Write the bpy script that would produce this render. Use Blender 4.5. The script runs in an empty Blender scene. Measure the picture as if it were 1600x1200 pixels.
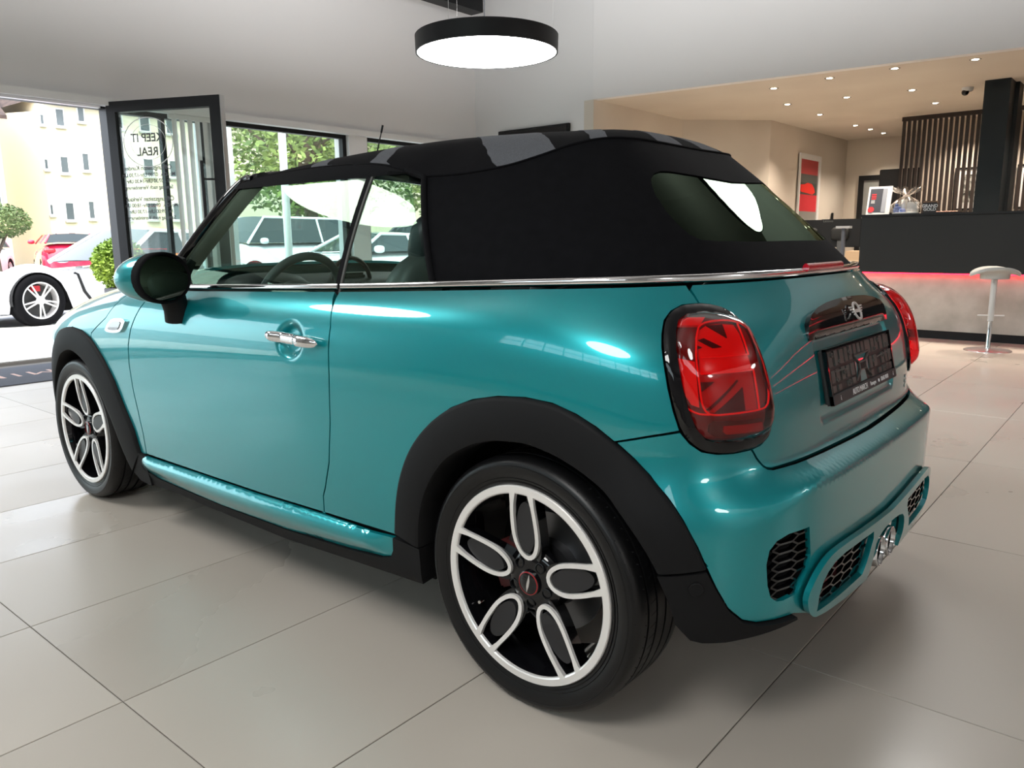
import bpy, math, random
import numpy as np
from mathutils import Vector, Matrix
from mathutils.geometry import delaunay_2d_cdt

# ================= camera, world, sun, lights, exposure =================
sc = bpy.context.scene
COL = sc.collection
sc.view_settings.view_transform = 'Standard'
sc.view_settings.look = 'None'
sc.view_settings.gamma = 1.0
sc.view_settings.use_curve_mapping = False
sc.view_settings.exposure = 1.2
sc.cycles.max_bounces = 10
sc.cycles.transparent_max_bounces = 16
sc.cycles.glossy_bounces = 5
sc.cycles.transmission_bounces = 6
sc.cycles.sample_clamp_indirect = 6.0
sc.cycles.caustics_reflective = False
sc.cycles.caustics_refractive = False
CAMP = (-1.08805, 2.1528, 1.1029); YAW, PITCH, ROLL, FPX = -0.86536, -0.18214, -0.00946, 1217.56
cy_, sy_, cp_, sp_ = math.cos(YAW), math.sin(YAW), math.cos(PITCH), math.sin(PITCH)
f_ = Vector((cy_*cp_, sy_*cp_, sp_)); r_ = Vector((sy_, -cy_, 0)); u_ = r_.cross(f_)
r2 = math.cos(ROLL)*r_ + math.sin(ROLL)*u_; u2 = -math.sin(ROLL)*r_ + math.cos(ROLL)*u_
cd = bpy.data.cameras.new('camera'); cam = bpy.data.objects.new('camera', cd); COL.objects.link(cam)
M = Matrix((r2, u2, -f_)).transposed().to_4x4(); M.translation = Vector(CAMP); cam.matrix_world = M
cd.sensor_fit = 'HORIZONTAL'; cd.sensor_width = 36.0; cd.lens = FPX/1600*36.0; cd.clip_start = .05; cd.clip_end = 400
sc.camera = cam

w = bpy.data.worlds.new('sky'); sc.world = w; w.use_nodes = True
nt = w.node_tree; nt.nodes.clear()
wo = nt.nodes.new('ShaderNodeOutputWorld'); wb = nt.nodes.new('ShaderNodeBackground')
sk = nt.nodes.new('ShaderNodeTexSky'); sk.sky_type = 'NISHITA'; sk.sun_disc = False
sk.sun_elevation = math.radians(48); sk.sun_rotation = math.radians(-60); sk.air_density = 1.0; sk.dust_density = 4.0; sk.ozone_density = 1.0
mx = nt.nodes.new('ShaderNodeMix'); mx.data_type = 'RGBA'; mx.inputs[0].default_value = .75
nt.links.new(sk.outputs[0], mx.inputs[6]); mx.inputs[7].default_value = (6.5, 7.0, 7.6, 1)
nt.links.new(mx.outputs[2], wb.inputs[0]); wb.inputs[1].default_value = .31
nt.links.new(wb.outputs[0], wo.inputs[0])

def light(name, kind, loc, power, rot=(0,0,0), size=1, size_y=None, color=(1,1,1), parent=None):
    d = bpy.data.lights.new(name, kind); d.energy = power; d.color = color
    if kind == 'AREA':
        d.shape = 'RECTANGLE' if size_y else 'DISK'; d.size = size
        if size_y: d.size_y = size_y
    elif kind == 'SPOT': d.shadow_soft_size = .03; d.spot_size = math.radians(110); d.spot_blend = .8
    o = bpy.data.objects.new(name, d); COL.objects.link(o); o.location = loc; o.rotation_euler = rot
    if parent: o.parent = parent
    return o
sd = bpy.data.lights.new('sun', 'SUN'); sd.energy = 3.0; sd.angle = math.radians(6); sd.color = (1, .95, .86)
so = bpy.data.objects.new('sun', sd); COL.objects.link(so)
so.rotation_euler = Vector((.25, -.62, -.75)).to_track_quat('-Z', 'Y').to_euler()
LAMP_POWER = 8.0

# ================= materials =================
MATS = {}
def mat(name, col, rough=.5, metal=0., coat=0., emit=None, es=0., trans=0., alpha=1., spec=.5, ior=1.45, coat_rough=.03):
    if name in MATS: return MATS[name]
    m = bpy.data.materials.new(name); m.use_nodes = True; b = m.node_tree.nodes['Principled BSDF']
    b.inputs['Base Color'].default_value = (*col, 1); b.inputs['Roughness'].default_value = rough
    b.inputs['Metallic'].default_value = metal; b.inputs['Coat Weight'].default_value = coat; b.inputs['Coat Roughness'].default_value = coat_rough
    b.inputs['Transmission Weight'].default_value = trans; b.inputs['Alpha'].default_value = alpha
    b.inputs['Specular IOR Level'].default_value = spec; b.inputs['IOR'].default_value = ior
    if emit: b.inputs['Emission Color'].default_value = (*emit, 1); b.inputs['Emission Strength'].default_value = es
    m.diffuse_color = (*col, 1); MATS[name] = m; return m
def nn(m, t, **kw):
    n = m.node_tree.nodes.new(t)
    for k, v in kw.items(): setattr(n, k, v)
    return n
def bump(m, scale=300, strength=.1, dist=.001, kind='noise', detail=2):
    b = m.node_tree.nodes['Principled BSDF']; L = m.node_tree.links
    tc = nn(m, 'ShaderNodeTexCoord')
    t = nn(m, 'ShaderNodeTexNoise'); t.inputs['Scale'].default_value = scale; t.inputs['Detail'].default_value = detail
    bp = nn(m, 'ShaderNodeBump'); bp.inputs['Strength'].default_value = strength; bp.inputs['Distance'].default_value = dist
    L.new(tc.outputs['Object'], t.inputs['Vector']); L.new(t.outputs['Fac'], bp.inputs['Height']); L.new(bp.outputs[0], b.inputs['Normal'])
    return m
def vary(m, c1, c2, scale=3, detail=6, lo=.35, hi=.65, rand=0., rough=None):
    b = m.node_tree.nodes['Principled BSDF']; L = m.node_tree.links
    tc = nn(m, 'ShaderNodeTexCoord'); t = nn(m, 'ShaderNodeTexNoise'); t.inputs['Scale'].default_value = scale; t.inputs['Detail'].default_value = detail
    r = nn(m, 'ShaderNodeValToRGB'); r.color_ramp.elements[0].position = lo; r.color_ramp.elements[1].position = hi
    r.color_ramp.elements[0].color = (*c1, 1); r.color_ramp.elements[1].color = (*c2, 1)
    L.new(t.outputs['Fac'], r.inputs[0]); out = r.outputs[0]
    if rand:
        oi = nn(m, 'ShaderNodeObjectInfo'); add = nn(m, 'ShaderNodeVectorMath', operation='MULTIPLY_ADD')
        add.inputs[1].default_value = (37, 53, 11); L.new(oi.outputs['Random'], add.inputs[0]); L.new(tc.outputs['Object'], add.inputs[2]); L.new(add.outputs[0], t.inputs['Vector'])
        hs = nn(m, 'ShaderNodeHueSaturation'); mr = nn(m, 'ShaderNodeMapRange'); mr.inputs[3].default_value = 1-rand; mr.inputs[4].default_value = 1+rand
        L.new(oi.outputs['Random'], mr.inputs[0]); L.new(mr.outputs[0], hs.inputs['Value']); L.new(out, hs.inputs['Color']); out = hs.outputs[0]
    else: L.new(tc.outputs['Object'], t.inputs['Vector'])
    L.new(out, b.inputs['Base Color'])
    if rough:
        m2 = nn(m, 'ShaderNodeMapRange'); m2.inputs[1].default_value = .3; m2.inputs[2].default_value = .7; m2.inputs[3].default_value = rough[0]; m2.inputs[4].default_value = rough[1]
        L.new(t.outputs['Fac'], m2.inputs[0]); L.new(m2.outputs[0], b.inputs['Roughness'])
    return m
def glass(name, tint=(.8, .95, .88), refl_boost=1.0, rough=0.0, gc=(.66,.90,.66)):
    m = bpy.data.materials.new(name); m.use_nodes = True; n = m.node_tree; n.nodes.clear()
    o = n.nodes.new('ShaderNodeOutputMaterial'); t = n.nodes.new('ShaderNodeBsdfTransparent'); g = n.nodes.new('ShaderNodeBsdfGlossy')
    t.inputs[0].default_value = (*tint, 1); g.inputs['Roughness'].default_value = rough; g.inputs[0].default_value = (*gc, 1)
    lw = n.nodes.new('ShaderNodeLayerWeight'); lw.inputs[0].default_value = .5
    pw = n.nodes.new('ShaderNodeMath'); pw.operation = 'POWER'; pw.inputs[1].default_value = 4.5; n.links.new(lw.outputs['Facing'], pw.inputs[0])
    f = n.nodes.new('ShaderNodeMath'); f.operation = 'MULTIPLY_ADD'; f.inputs[1].default_value = .90; f.inputs[2].default_value = .042; n.links.new(pw.outputs[0], f.inputs[0])
    mu = n.nodes.new('ShaderNodeMath'); mu.operation = 'MULTIPLY'; mu.use_clamp = True; mu.inputs[1].default_value = refl_boost
    s = n.nodes.new('ShaderNodeMixShader'); n.links.new(f.outputs[0], mu.inputs[0]); n.links.new(mu.outputs[0], s.inputs[0])
    n.links.new(t.outputs[0], s.inputs[1]); n.links.new(g.outputs[0], s.inputs[2]); n.links.new(s.outputs[0], o.inputs[0])
    m.diffuse_color = (*tint, .4); MATS[name] = m; return m

paint = mat('teal_paint', (.004, .300, .335), rough=.32, metal=.55, coat=1.0, coat_rough=.015)
blackp = bump(mat('black_cladding', (.0065, .0065, .0072), rough=.65, spec=.22), 900, .15, .0006)
gloss = mat('gloss_black', (.004, .004, .005), rough=.06, coat=.3, spec=.4)
darkin = mat('dark_liner', (.006, .006, .007), rough=.9)
rubber = mat('rubber', (.005, .005, .006), rough=.8, spec=.1)
chrome = mat('chrome', (.86, .86, .87), rough=.06, metal=1)
satin = mat('machined_alloy', (.90, .88, .86), rough=.32, metal=.45)
steel = mat('brushed_steel', (.55, .55, .55), rough=.3, metal=1)
fabric = bump(vary(mat('soft_top_fabric', (.012, .012, .014), rough=.95, spec=.12), (.0035, .0035, .0045), (.0048, .0048, .0060), 40, 4), 1400, .5, .001)
stripe = bump(vary(mat('grey_weave', (.09, .095, .11), rough=.9), (.055, .06, .07), (.13, .135, .15), 500, 2), 1400, .5, .001)
interior = mat('interior_black', (.016, .017, .018), rough=.6)
leather = mat('seat_leather', (.05, .053, .055), rough=.45)
win = glass('car_glass', (.74, .93, .88), 1.1)
privacy = glass('rear_glass', (.03, .032, .032), .5)
clear = glass('clear_glass', (.90, .95, .93), 1.2, gc=(.9,.93,.92))
redlens = glass('red_lens', (.88, .035, .06), 1.3, gc=(.9,.9,.9))
redp = mat('red_reflector_glow', (.85, .004, .012), rough=.3, emit=(1, .01, .02), es=.03)  # faint emission stands in for caught light; the tail lamps are off
redb = mat('red_edge_glow', (.95, .02, .03), rough=.25, emit=(1, .02, .03), es=.06)  # same added glow on the outlines inside the unlit lamp
redd = mat('dark_red_reflector', (.16, .003, .010), rough=.35)
smoke = mat('smoked_reflector', (.06, .025, .03), rough=.35)
white = mat('white_wall_paint', (.78, .77, .77), rough=.9)
whitep = mat('white_plastic', (.75, .75, .74), rough=.35)
led = mat('red_led', (.8, .01, .02), emit=(1, .012, .035), es=4.5)
blackm = mat('black_metal', (.0065, .007, .008), rough=.5, spec=.35)
counterm = bump(mat('counter_black', (.0085, .0095, .0097), rough=.6), 700, .1, .0005)
txt = mat('print_white', (.75, .75, .75), rough=.6)
txtg = mat('print_grey', (.10, .11, .11), rough=.6)

# ================= mesh helpers =================
def link(name, me, m=None, parent=None, loc=None, rot=None):
    o = bpy.data.objects.new(name, me); COL.objects.link(o)
    if m is not None and me is not None and len(me.materials) == 0: me.materials.append(m)
    if parent is not None: o.parent = parent
    if loc is not None: o.location = loc
    if rot is not None: o.rotation_euler = rot
    return o
def tag(o, label=None, cat=None, group=None, kind=None):
    if label: o['label'] = label
    if cat: o['category'] = cat
    if group: o['group'] = group
    if kind: o['kind'] = kind
    return o
def empty(name, loc=(0,0,0), rot=0, label=None, cat=None, group=None, kind=None):
    o = bpy.data.objects.new(name, None); COL.objects.link(o); o.location = loc; o.rotation_euler = (0, 0, rot) if not hasattr(rot, '__len__') else rot
    return tag(o, label, cat, group, kind)
def copy_tree(o, parent=None):
    c = o.copy(); COL.objects.link(c)
    if parent is not None: c.parent = parent
    for ch in list(o.children): copy_tree(ch, c)
    return c
def V3(a): return tuple(float(x) for x in a)
class MB:
    def __init__(s): s.v = []; s.f = []; s.m = []
    def add(s, vs, fs, mi=0):
        k = len(s.v); s.v += [V3(p) for p in vs]; s.f += [tuple(i+k for i in f) for f in fs]; s.m += [mi]*len(fs); return s
    def box(s, a, b, mi=0, M=None, ch=0.):
        (x0,y0,z0),(x1,y1,z1) = a, b
        x0,x1 = min(x0,x1),max(x0,x1); y0,y1 = min(y0,y1),max(y0,y1); z0,z1 = min(z0,z1),max(z0,z1)
        vs = [(x0,y0,z0),(x1,y0,z0),(x1,y1,z0),(x0,y1,z0),(x0,y0,z1),(x1,y0,z1),(x1,y1,z1),(x0,y1,z1)]
        if M is not None: vs = [M @ Vector(p) for p in vs]
        return s.add(vs, [(0,3,2,1),(4,5,6,7),(0,1,5,4),(1,2,6,5),(2,3,7,6),(3,0,4,7)], mi)
    def lathe(s, prof, n=32, axis='z', o=(0,0,0), mi=0, close=False):
        vs = []; fs = []
        for i in range(n):
            a = 2*math.pi*i/n; c_, s_ = math.cos(a), math.sin(a)
            for (r, h) in prof:
                p = (r*c_, r*s_, h) if axis == 'z' else ((r*c_, h, r*s_) if axis == 'y' else (h, r*c_, r*s_))
                vs.append((p[0]+o[0], p[1]+o[1], p[2]+o[2]))
        k = len(prof); rng = range(k if close else k-1)
        for i in range(n):
            j = (i+1) % n
            for q in rng:
                q2 = (q+1) % k; f = (i*k+q, j*k+q, j*k+q2, i*k+q2)
                fs.append(f if axis != 'y' else f[::-1])
        return s.add(vs, fs, mi)
    def tube(s, pts, r, n=8, mi=0, closed=False, cap=True, sq=1.0, up=None):
        pts = [Vector(p) for p in pts]; N = len(pts); rs = r if hasattr(r, '__len__') else [r]*N
        vs = []; fs = []; prev = None
        for i, p in enumerate(pts):
            if closed: t = pts[(i+1) % N]-pts[i-1]
            else: t = pts[min(i+1, N-1)]-pts[max(i-1, 0)]
            if t.length < 1e-9: t = Vector((0,0,1))
            t.normalize()
            if prev is None:
                ref = Vector(up) if up is not None else (Vector((0,0,1)) if abs(t.z) < .9 else Vector((1,0,0)))
                a = ref - t*ref.dot(t)
            else: a = prev - t*prev.dot(t)
            if a.length < 1e-6: a = t.orthogonal()
            a.normalize(); prev = a; b = t.cross(a)
            for k in range(n):
                an = 2*math.pi*(k+.5)/n; vs.append(p + a*(math.cos(an)*rs[i]) + b*(math.sin(an)*rs[i]*sq))
        for i in range(N if closed else N-1):
            j = (i+1) % N
            for k in range(n):
                l = (k+1) % n; fs.append((i*n+k, i*n+l, j*n+l, j*n+k))
        if cap and not closed: fs.append(tuple(range(n))[::-1]); fs.append(tuple((N-1)*n+k for k in range(n)))
        return s.add(vs, fs, mi)
    def prism(s, poly, a, b, axis='y', mi=0):   # polygon extruded between a and b along an axis
        def P(u, v, h): return (u, h, v) if axis == 'y' else ((h, u, v) if axis == 'x' else (u, v, h))
        n = len(poly); vs = [P(u, v, a) for u, v in poly]+[P(u, v, b) for u, v in poly]
        fs = [tuple(range(n)), tuple(range(2*n-1, n-1, -1))]+[(i, (i+1) % n, (i+1) % n+n, i+n) for i in range(n)]
        return s.add(vs, fs, mi)
    def ell(s, c, r, nu=20, nv=12, mi=0, p=2.0, M=None):
        vs = []; fs = []
        sg = lambda x, e: math.copysign(abs(x)**e, x); e = 2/p
        for j in range(nv+1):
            t = -math.pi/2+math.pi*j/nv
            for i in range(nu):
                a = 2*math.pi*i/nu
                q = Vector((r[0]*sg(math.cos(t), e)*sg(math.cos(a), e), r[1]*sg(math.cos(t), e)*sg(math.sin(a), e), r[2]*sg(math.sin(t), e)))
                if M is not None: q = M @ q
                vs.append(q+Vector(c))
        for j in range(nv):
            for i in range(nu): k = (i+1) % nu; fs.append((j*nu+i, j*nu+k, (j+1)*nu+k, (j+1)*nu+i))
        return s.add(vs, fs, mi)
    def grid(s, P, mi=0, flip=False):
        P = np.asarray(P); a, b = P.shape[:2]; fs = []
        for i in range(a-1):
            for j in range(b-1):
                f = (i*b+j, i*b+j+1, (i+1)*b+j+1, (i+1)*b+j); fs.append(f[::-1] if flip else f)
        return s.add(P.reshape(-1, 3), fs, mi)
    def build(s, name, m=None, parent=None, smooth=35, loc=None, rot=None, fix=True, bevel=0):
        me = bpy.data.meshes.new(name); me.from_pydata(s.v, [], s.f)
        mm = m if isinstance(m, (list, tuple)) else ([m] if m else [])
        for x in mm: me.materials.append(x)
        if len(mm) > 1: me.polygons.foreach_set('material_index', s.m)
        me.validate()
        if fix:
            import bmesh
            b = bmesh.new(); b.from_mesh(me); bmesh.ops.remove_doubles(b, verts=b.verts, dist=1e-6)
            bmesh.ops.recalc_face_normals(b, faces=b.faces)
            if bevel: bmesh.ops.bevel(b, geom=[e for e in b.edges if e.calc_face_angle(0) > .5], offset=bevel, segments=2, affect='EDGES', clamp_overlap=True)
            b.to_mesh(me); b.free()
        if smooth:
            me.polygons.foreach_set('use_smooth', [True]*len(me.polygons)); me.set_sharp_from_angle(angle=math.radians(smooth))
        me.update(); return link(name, me, None, parent, loc, rot)
def text(name, body, size, m, parent=None, loc=(0,0,0), rot=(0,0,0), depth=.0006, align='CENTER', sx=1., spacing=1., M=None, bold=0.):
    cu = bpy.data.curves.new(name, 'FONT'); cu.body = body; cu.size = size; cu.align_x = align; cu.align_y = 'CENTER'; cu.extrude = depth; cu.space_character = spacing; cu.offset = bold
    cu.materials.append(m); o = bpy.data.objects.new('type_setting', cu); COL.objects.link(o)
    bpy.context.view_layer.update()
    me = bpy.data.meshes.new_from_object(o); bpy.data.objects.remove(o); bpy.data.curves.remove(cu)
    o = bpy.data.objects.new(name, me); COL.objects.link(o)
    if parent is not None: o.parent = parent
    if M is not None: o.matrix_local = M
    else: o.location = loc; o.rotation_euler = rot; o.scale = (sx, 1, 1)
    return o

# ---- point in polygon, resample, inset, surface panels ----
def inpoly(p, poly):
    x, y = p[:, 0], p[:, 1]; c = np.zeros(len(p), bool); n = len(poly); j = n-1
    for i in range(n):
        xi, yi = poly[i]; xj, yj = poly[j]
        m = ((yi > y) != (yj > y)) & (x < (xj-xi)*(y-yi)/((yj-yi)+1e-15)+xi); c ^= m; j = i
    return c
def area2(p): p = np.array(p); return float(np.sum(p[:, 0]*np.roll(p[:, 1], -1)-np.roll(p[:, 0], -1)*p[:, 1]))
def resample(poly, d):
    out = []; n = len(poly)
    for i in range(n):
        a = np.array(poly[i], float); b = np.array(poly[(i+1) % n], float); L = np.linalg.norm(b-a); k = max(1, int(round(L/d)))
        for q in range(k): out.append(a+(b-a)*q/k)
    return np.array(out)
def smoothpoly(poly, it=1, corner=.62):   # chaikin on soft corners only
    P = [np.array(p, float) for p in poly]
    for _ in range(it):
        Q = []; n = len(P)
        for i in range(n):
            a, b, c_ = P[i-1], P[i], P[(i+1) % n]; u, v = b-a, c_-b
            cs = u@v/(np.linalg.norm(u)*np.linalg.norm(v)+1e-12)
            if cs > corner: Q += [b-(b-a)*.25, b+(c_-b)*.25]
            else: Q.append(b)
        P = Q
    return P
def inset(poly, g):
    P = np.array(poly, float); s = 1 if area2(P) > 0 else -1
    a = P-np.roll(P, 1, 0); b = np.roll(P, -1, 0)-P
    a /= np.linalg.norm(a, axis=1, keepdims=True)+1e-12; b /= np.linalg.norm(b, axis=1, keepdims=True)+1e-12
    na = np.stack([-a[:, 1], a[:, 0]], 1)*s; nb = np.stack([-b[:, 1], b[:, 0]], 1)*s
    n = na+nb; l = np.linalg.norm(n, axis=1, keepdims=True)+1e-12; n /= l; k = 1/np.maximum((n*na).sum(1, keepdims=True), .45)
    return P+n*g*k
def panel(name, S, poly, m, parent, holes=(), off=0., thick=.012, gap=.0025, du=.03, dv=.018, sides=(1,), sym=None, edge=.012, sm=0, holegap=None, fine=()):
    """a sheet on surface S cut to an outline in the surface's own (u,v), with a turned-in edge; sides: +1 left, -1 right; sym: u value of the centre line when both halves are one sheet"""
    if sm: poly = smoothpoly(poly, sm)
    P = resample(poly, edge); 
    oncen = (np.abs(P[:, 0]-sym) < 1e-6) if sym is not None else np.zeros(len(P), bool)
    if gap: 
        Q = inset(P, gap)
        if sym is not None: Q[oncen, 0] = sym
        P = Q
    loops = [P]; hs = []
    for h in holes:
        H = resample(h, edge); H = inset(H, -(gap if holegap is None else holegap)); loops.append(H); hs.append(H)
    lo, hi = P.min(0), P.max(0)
    gu = np.arange(lo[0]+du/2, hi[0], du); gv = np.arange(lo[1]+dv/2, hi[1], dv)
    G = np.array([(x+(.25*du if j % 2 else -.25*du), y) for j, y in enumerate(gv) for x in gu]) if len(gu) and len(gv) else np.zeros((0, 2))
    for (a0, a1, b0, b1, dd) in fine:
        if len(G): G = G[~((G[:, 0] > a0) & (G[:, 0] < a1) & (G[:, 1] > b0) & (G[:, 1] < b1))]
        X_, Y_ = np.meshgrid(np.arange(a0, a1, dd), np.arange(b0, b1, dd)); G = np.concatenate([G, np.stack([X_.ravel(), Y_.ravel()], 1)])
    if len(G):
        B = np.concatenate(loops); k = inpoly(G, P)
        for H in hs: k &= ~inpoly(G, H)
        G = G[k]
        if len(G): G = G[np.array([np.min((B[:, 0]-g[0])**2+(B[:, 1]-g[1])**2) > (.4*min([du, dv]+[q[4] for q in fine]))**2 for g in G])]
    pts = np.concatenate(loops+[G]) if len(G) else np.concatenate(loops)
    edges = []; k = 0
    for Lp in loops:
        n = len(Lp); edges += [(k+i, k+(i+1) % n) for i in range(n)]; k += n
    r = delaunay_2d_cdt([Vector((float(a), float(b))) for a, b in pts], edges, [], 0, 1e-6)
    vs = np.array([(a.x, a.y) for a in r[0]]); tr = [f for f in r[2]]
    T = []
    for f in tr:
        for q in range(1, len(f)-1): T.append((f[0], f[q], f[q+1]))
    T = np.array(T); cen = vs[T].mean(1); k = inpoly(cen, P)
    for H in hs: k &= ~inpoly(cen, H)
    T = T[k]
    orig = r[3]; back = {}
    for i, o_ in enumerate(orig):
        for q in o_: back[q] = i
    N = S.n(vs); d = off(vs) if callable(off) else off
    P3 = S.ev(vs)+N*(np.asarray(d)[:, None] if callable(off) else d)
    objs = []
    for sd_ in sides:
        V = []; F = []; NL = []
        for half in ((1, -1) if sym is not None else (sd_,)):
            X = P3.copy(); X[:, 1] *= half; NN = N.copy(); NN[:, 1] *= half
            if sym is not None: 
                c_ = np.abs(vs[:, 0]-sym) < 1e-5; X[c_, 1] = 0; NN[c_, 1] = 0
            base = len(V); V += X.tolist()
            for t in T:
                a, b, c_ = X[t[0]], X[t[1]], X[t[2]]
                fl = np.cross(b-a, c_-a)@NN[t[0]] < 0; tt = (t[0], t[2], t[1]) if fl else tuple(t)
                F.append(tuple(int(q)+base for q in tt)); NL.append([NN[q] for q in tt])
            k = 0
            for Lp in loops:
                n = len(Lp)
                for i in range(n):
                    a, b = back.get(k+i), back.get(k+(i+1) % n)
                    if a is None or b is None or a == b: continue
                    if sym is not None and abs(vs[a][0]-sym) < 1e-5 and abs(vs[b][0]-sym) < 1e-5: continue
                    q = len(V); V += [X[a].tolist(), X[b].tolist(), (X[b]-NN[b]*thick).tolist(), (X[a]-NN[a]*thick).tolist()]
                    fn = np.cross(X[b]-X[a], -NN[a]); 
                    # outward direction in the sheet: away from the triangle side
                    ctr = X[T].mean((0, 1)) if Lp is loops[0] else None
                    mid = (X[a]+X[b])/2
                    F.append((q, q+1, q+2, q+3)); fn = fn/(np.linalg.norm(fn)+1e-12); NL.append([fn]*4)
                k += n
        me = bpy.data.meshes.new(name); me.from_pydata(V, [], F)
        me.polygons.foreach_set('use_smooth', [True]*len(F))
        if not callable(off):
            try: me.normals_split_custom_set([V3(x) for f in NL for x in f])
            except Exception as ex: print('normals', ex)
        else:
            import bmesh
            b = bmesh.new(); b.from_mesh(me); bmesh.ops.remove_doubles(b, verts=b.verts, dist=1e-6); b.to_mesh(me); b.free()
            me.polygons.foreach_set('use_smooth', [True]*len(me.polygons)); me.set_sharp_from_angle(angle=math.radians(40))
        me.materials.append(m); objs.append(link(name, me, None, parent))
    return objs[0] if len(objs) == 1 else objs

# ================= the car body as surfaces in metres: x forward from the rear axle, y to the left, z up =================
def pchip(xs,ys):
    xs=np.array(xs,float); ys=np.array(ys,float); h=np.diff(xs); d=np.diff(ys)/h
    m=np.zeros(len(xs)); 
    for i in range(1,len(xs)-1):
        if d[i-1]*d[i]>0:
            w1=2*h[i]+h[i-1]; w2=h[i]+2*h[i-1]; m[i]=(w1+w2)/(w1/d[i-1]+w2/d[i])
    m[0]=d[0]; m[-1]=d[-1]
    def f(x):
        x=np.clip(x,xs[0],xs[-1]); i=np.clip(np.searchsorted(xs,x)-1,0,len(xs)-2)
        t=(x-xs[i])/h[i]; t2=t*t; t3=t2*t
        return (2*t3-3*t2+1)*ys[i]+(t3-2*t2+t)*h[i]*m[i]+(-2*t3+3*t2)*ys[i+1]+(t3-t2)*h[i]*m[i+1]
    return f
def sstep(a,b,x):
    t=np.clip((x-a)/(b-a),0,1); return t*t*t*(t*(6*t-15)+10)
# ---- body side / rear -------------------------------------------------
beltz=pchip([-.5,-.36,0,.7,1.5,1.75],[1.022,1.019,1.009,.980,.955,.948])
hz=lambda x: np.where(x<1.75,beltz(np.minimum(x,1.75))+.062,1.01)
hood=pchip([1.75,2.0,2.2,2.4,2.6,2.8,2.95,3.1,3.2,3.27],[1.01,.995,.968,.935,.893,.838,.765,.68,.60,.50])
planw=pchip([-.6,0,.35,1.2,1.9,2.5,2.8,3.0,3.12,3.2,3.25],[.852,.852,.853,.853,.852,.845,.815,.755,.68,.58,.45])
Z0=.55
def sect(x,z):
    h=np.where(x<1.75,hz(x),hood(x)); ze=np.clip((z-Z0)/(h-Z0),0,.9999)
    up=(1-ze**6)**(1/4.5)
    lo=np.clip(Z0-z,0,1)
    return np.where(z>Z0,up,1-.25*lo**2)
def side_y(x,z): return planw(x)*sect(x,z)
xr0=pchip([.1,.3,.5,.6,.7,.76,.84,.90,.95,.99,1.03,1.06],[-.478,-.478,-.480,-.482,-.480,-.472,-.452,-.430,-.400,-.372,-.345,-.31])
def bulge(z,y):
    # bumper volume below the lid, sharper shelf in the middle, soft at the corners
    k=sstep(.45,.80,np.abs(y))
    top=.625+.06*k; wid=.055+.16*k
    b=sstep(top,top-wid,z)
    lo=sstep(.34,.14,z)
    return b*(.079-.014*k)*(1-.35*lo)
XC=.35; X1=0.0; LR=1.2
def build_rear(ns=860,nz=300,z0=.12,z1=1.035):
    zs=np.linspace(z0,z1,nz); ph=np.linspace(0,np.pi/2,1400)[None,:]; Z=zs[:,None]
    sp=np.sin(ph); cp=np.cos(ph)
    a=XC-xr0(Z)
    n=3.6; m=6.5-3.2*sstep(.80,1.0,Z)
    x=XC-a*np.maximum(cp,1e-9)**(2/n)
    w=sp**(2/m)
    x=x+.030*w**2*np.minimum((XC-x)/a,1)**3
    y=side_y(x,Z)*w
    bl=bulge(Z,y)
    x=x-bl*np.cos(ph)**.6*(1)
    y=y+bl*.25*sstep(.5,.85,y)*sstep(0,-.35,x)
    # resample param
    sg=np.concatenate([np.linspace(-LR,X1,ns//2,endpoint=False),np.linspace(X1,2.1,ns-ns//2)])
    out=np.zeros((nz,ns,3))
    for k in range(nz):
        xx,yy=x[k],y[k]
        ar=np.concatenate([[0],np.cumsum(np.hypot(np.diff(xx),np.diff(yy)))])
        i1=np.argmax(xx>X1); a1=np.interp(X1,[xx[i1-1],xx[i1]],[ar[i1-1],ar[i1]])
        sr=sg<X1
        at=(sg[sr]+LR)/LR*a1
        out[k,sr,0]=np.interp(at,ar,xx); out[k,sr,1]=np.interp(at,ar,yy)
        xs=sg[~sr]; out[k,~sr,0]=xs
        out[k,~sr,1]=np.where(xs<XC-.001,np.interp(xs,xx,yy),side_y(xs,zs[k]))
        out[k,:,2]=zs[k]
    return sg,zs,out
class Surf:
    def __init__(s,u,v,P):
        s.u,s.v,s.P=u,v,P
        du=np.gradient(P,u,axis=1); dv=np.gradient(P,v,axis=0)
        N=np.cross(du,dv); 
        N/= np.linalg.norm(N,axis=2,keepdims=True)+1e-12; s.N=N
    def ev(s,uv,what=None):
        uv=np.atleast_2d(uv); A=s.P if what is None else what
        i=np.clip(np.searchsorted(s.u,uv[:,0])-1,0,len(s.u)-2); j=np.clip(np.searchsorted(s.v,uv[:,1])-1,0,len(s.v)-2)
        a=np.clip((uv[:,0]-s.u[i])/(s.u[i+1]-s.u[i]),0,1)[:,None]; b=np.clip((uv[:,1]-s.v[j])/(s.v[j+1]-s.v[j]),0,1)[:,None]
        return (A[j,i]*(1-a)+A[j,i+1]*a)*(1-b)+(A[j+1,i]*(1-a)+A[j+1,i+1]*a)*b
    def n(s,uv):
        N=s.ev(uv,s.N); return N/np.linalg.norm(N,axis=1,keepdims=True)
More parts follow.
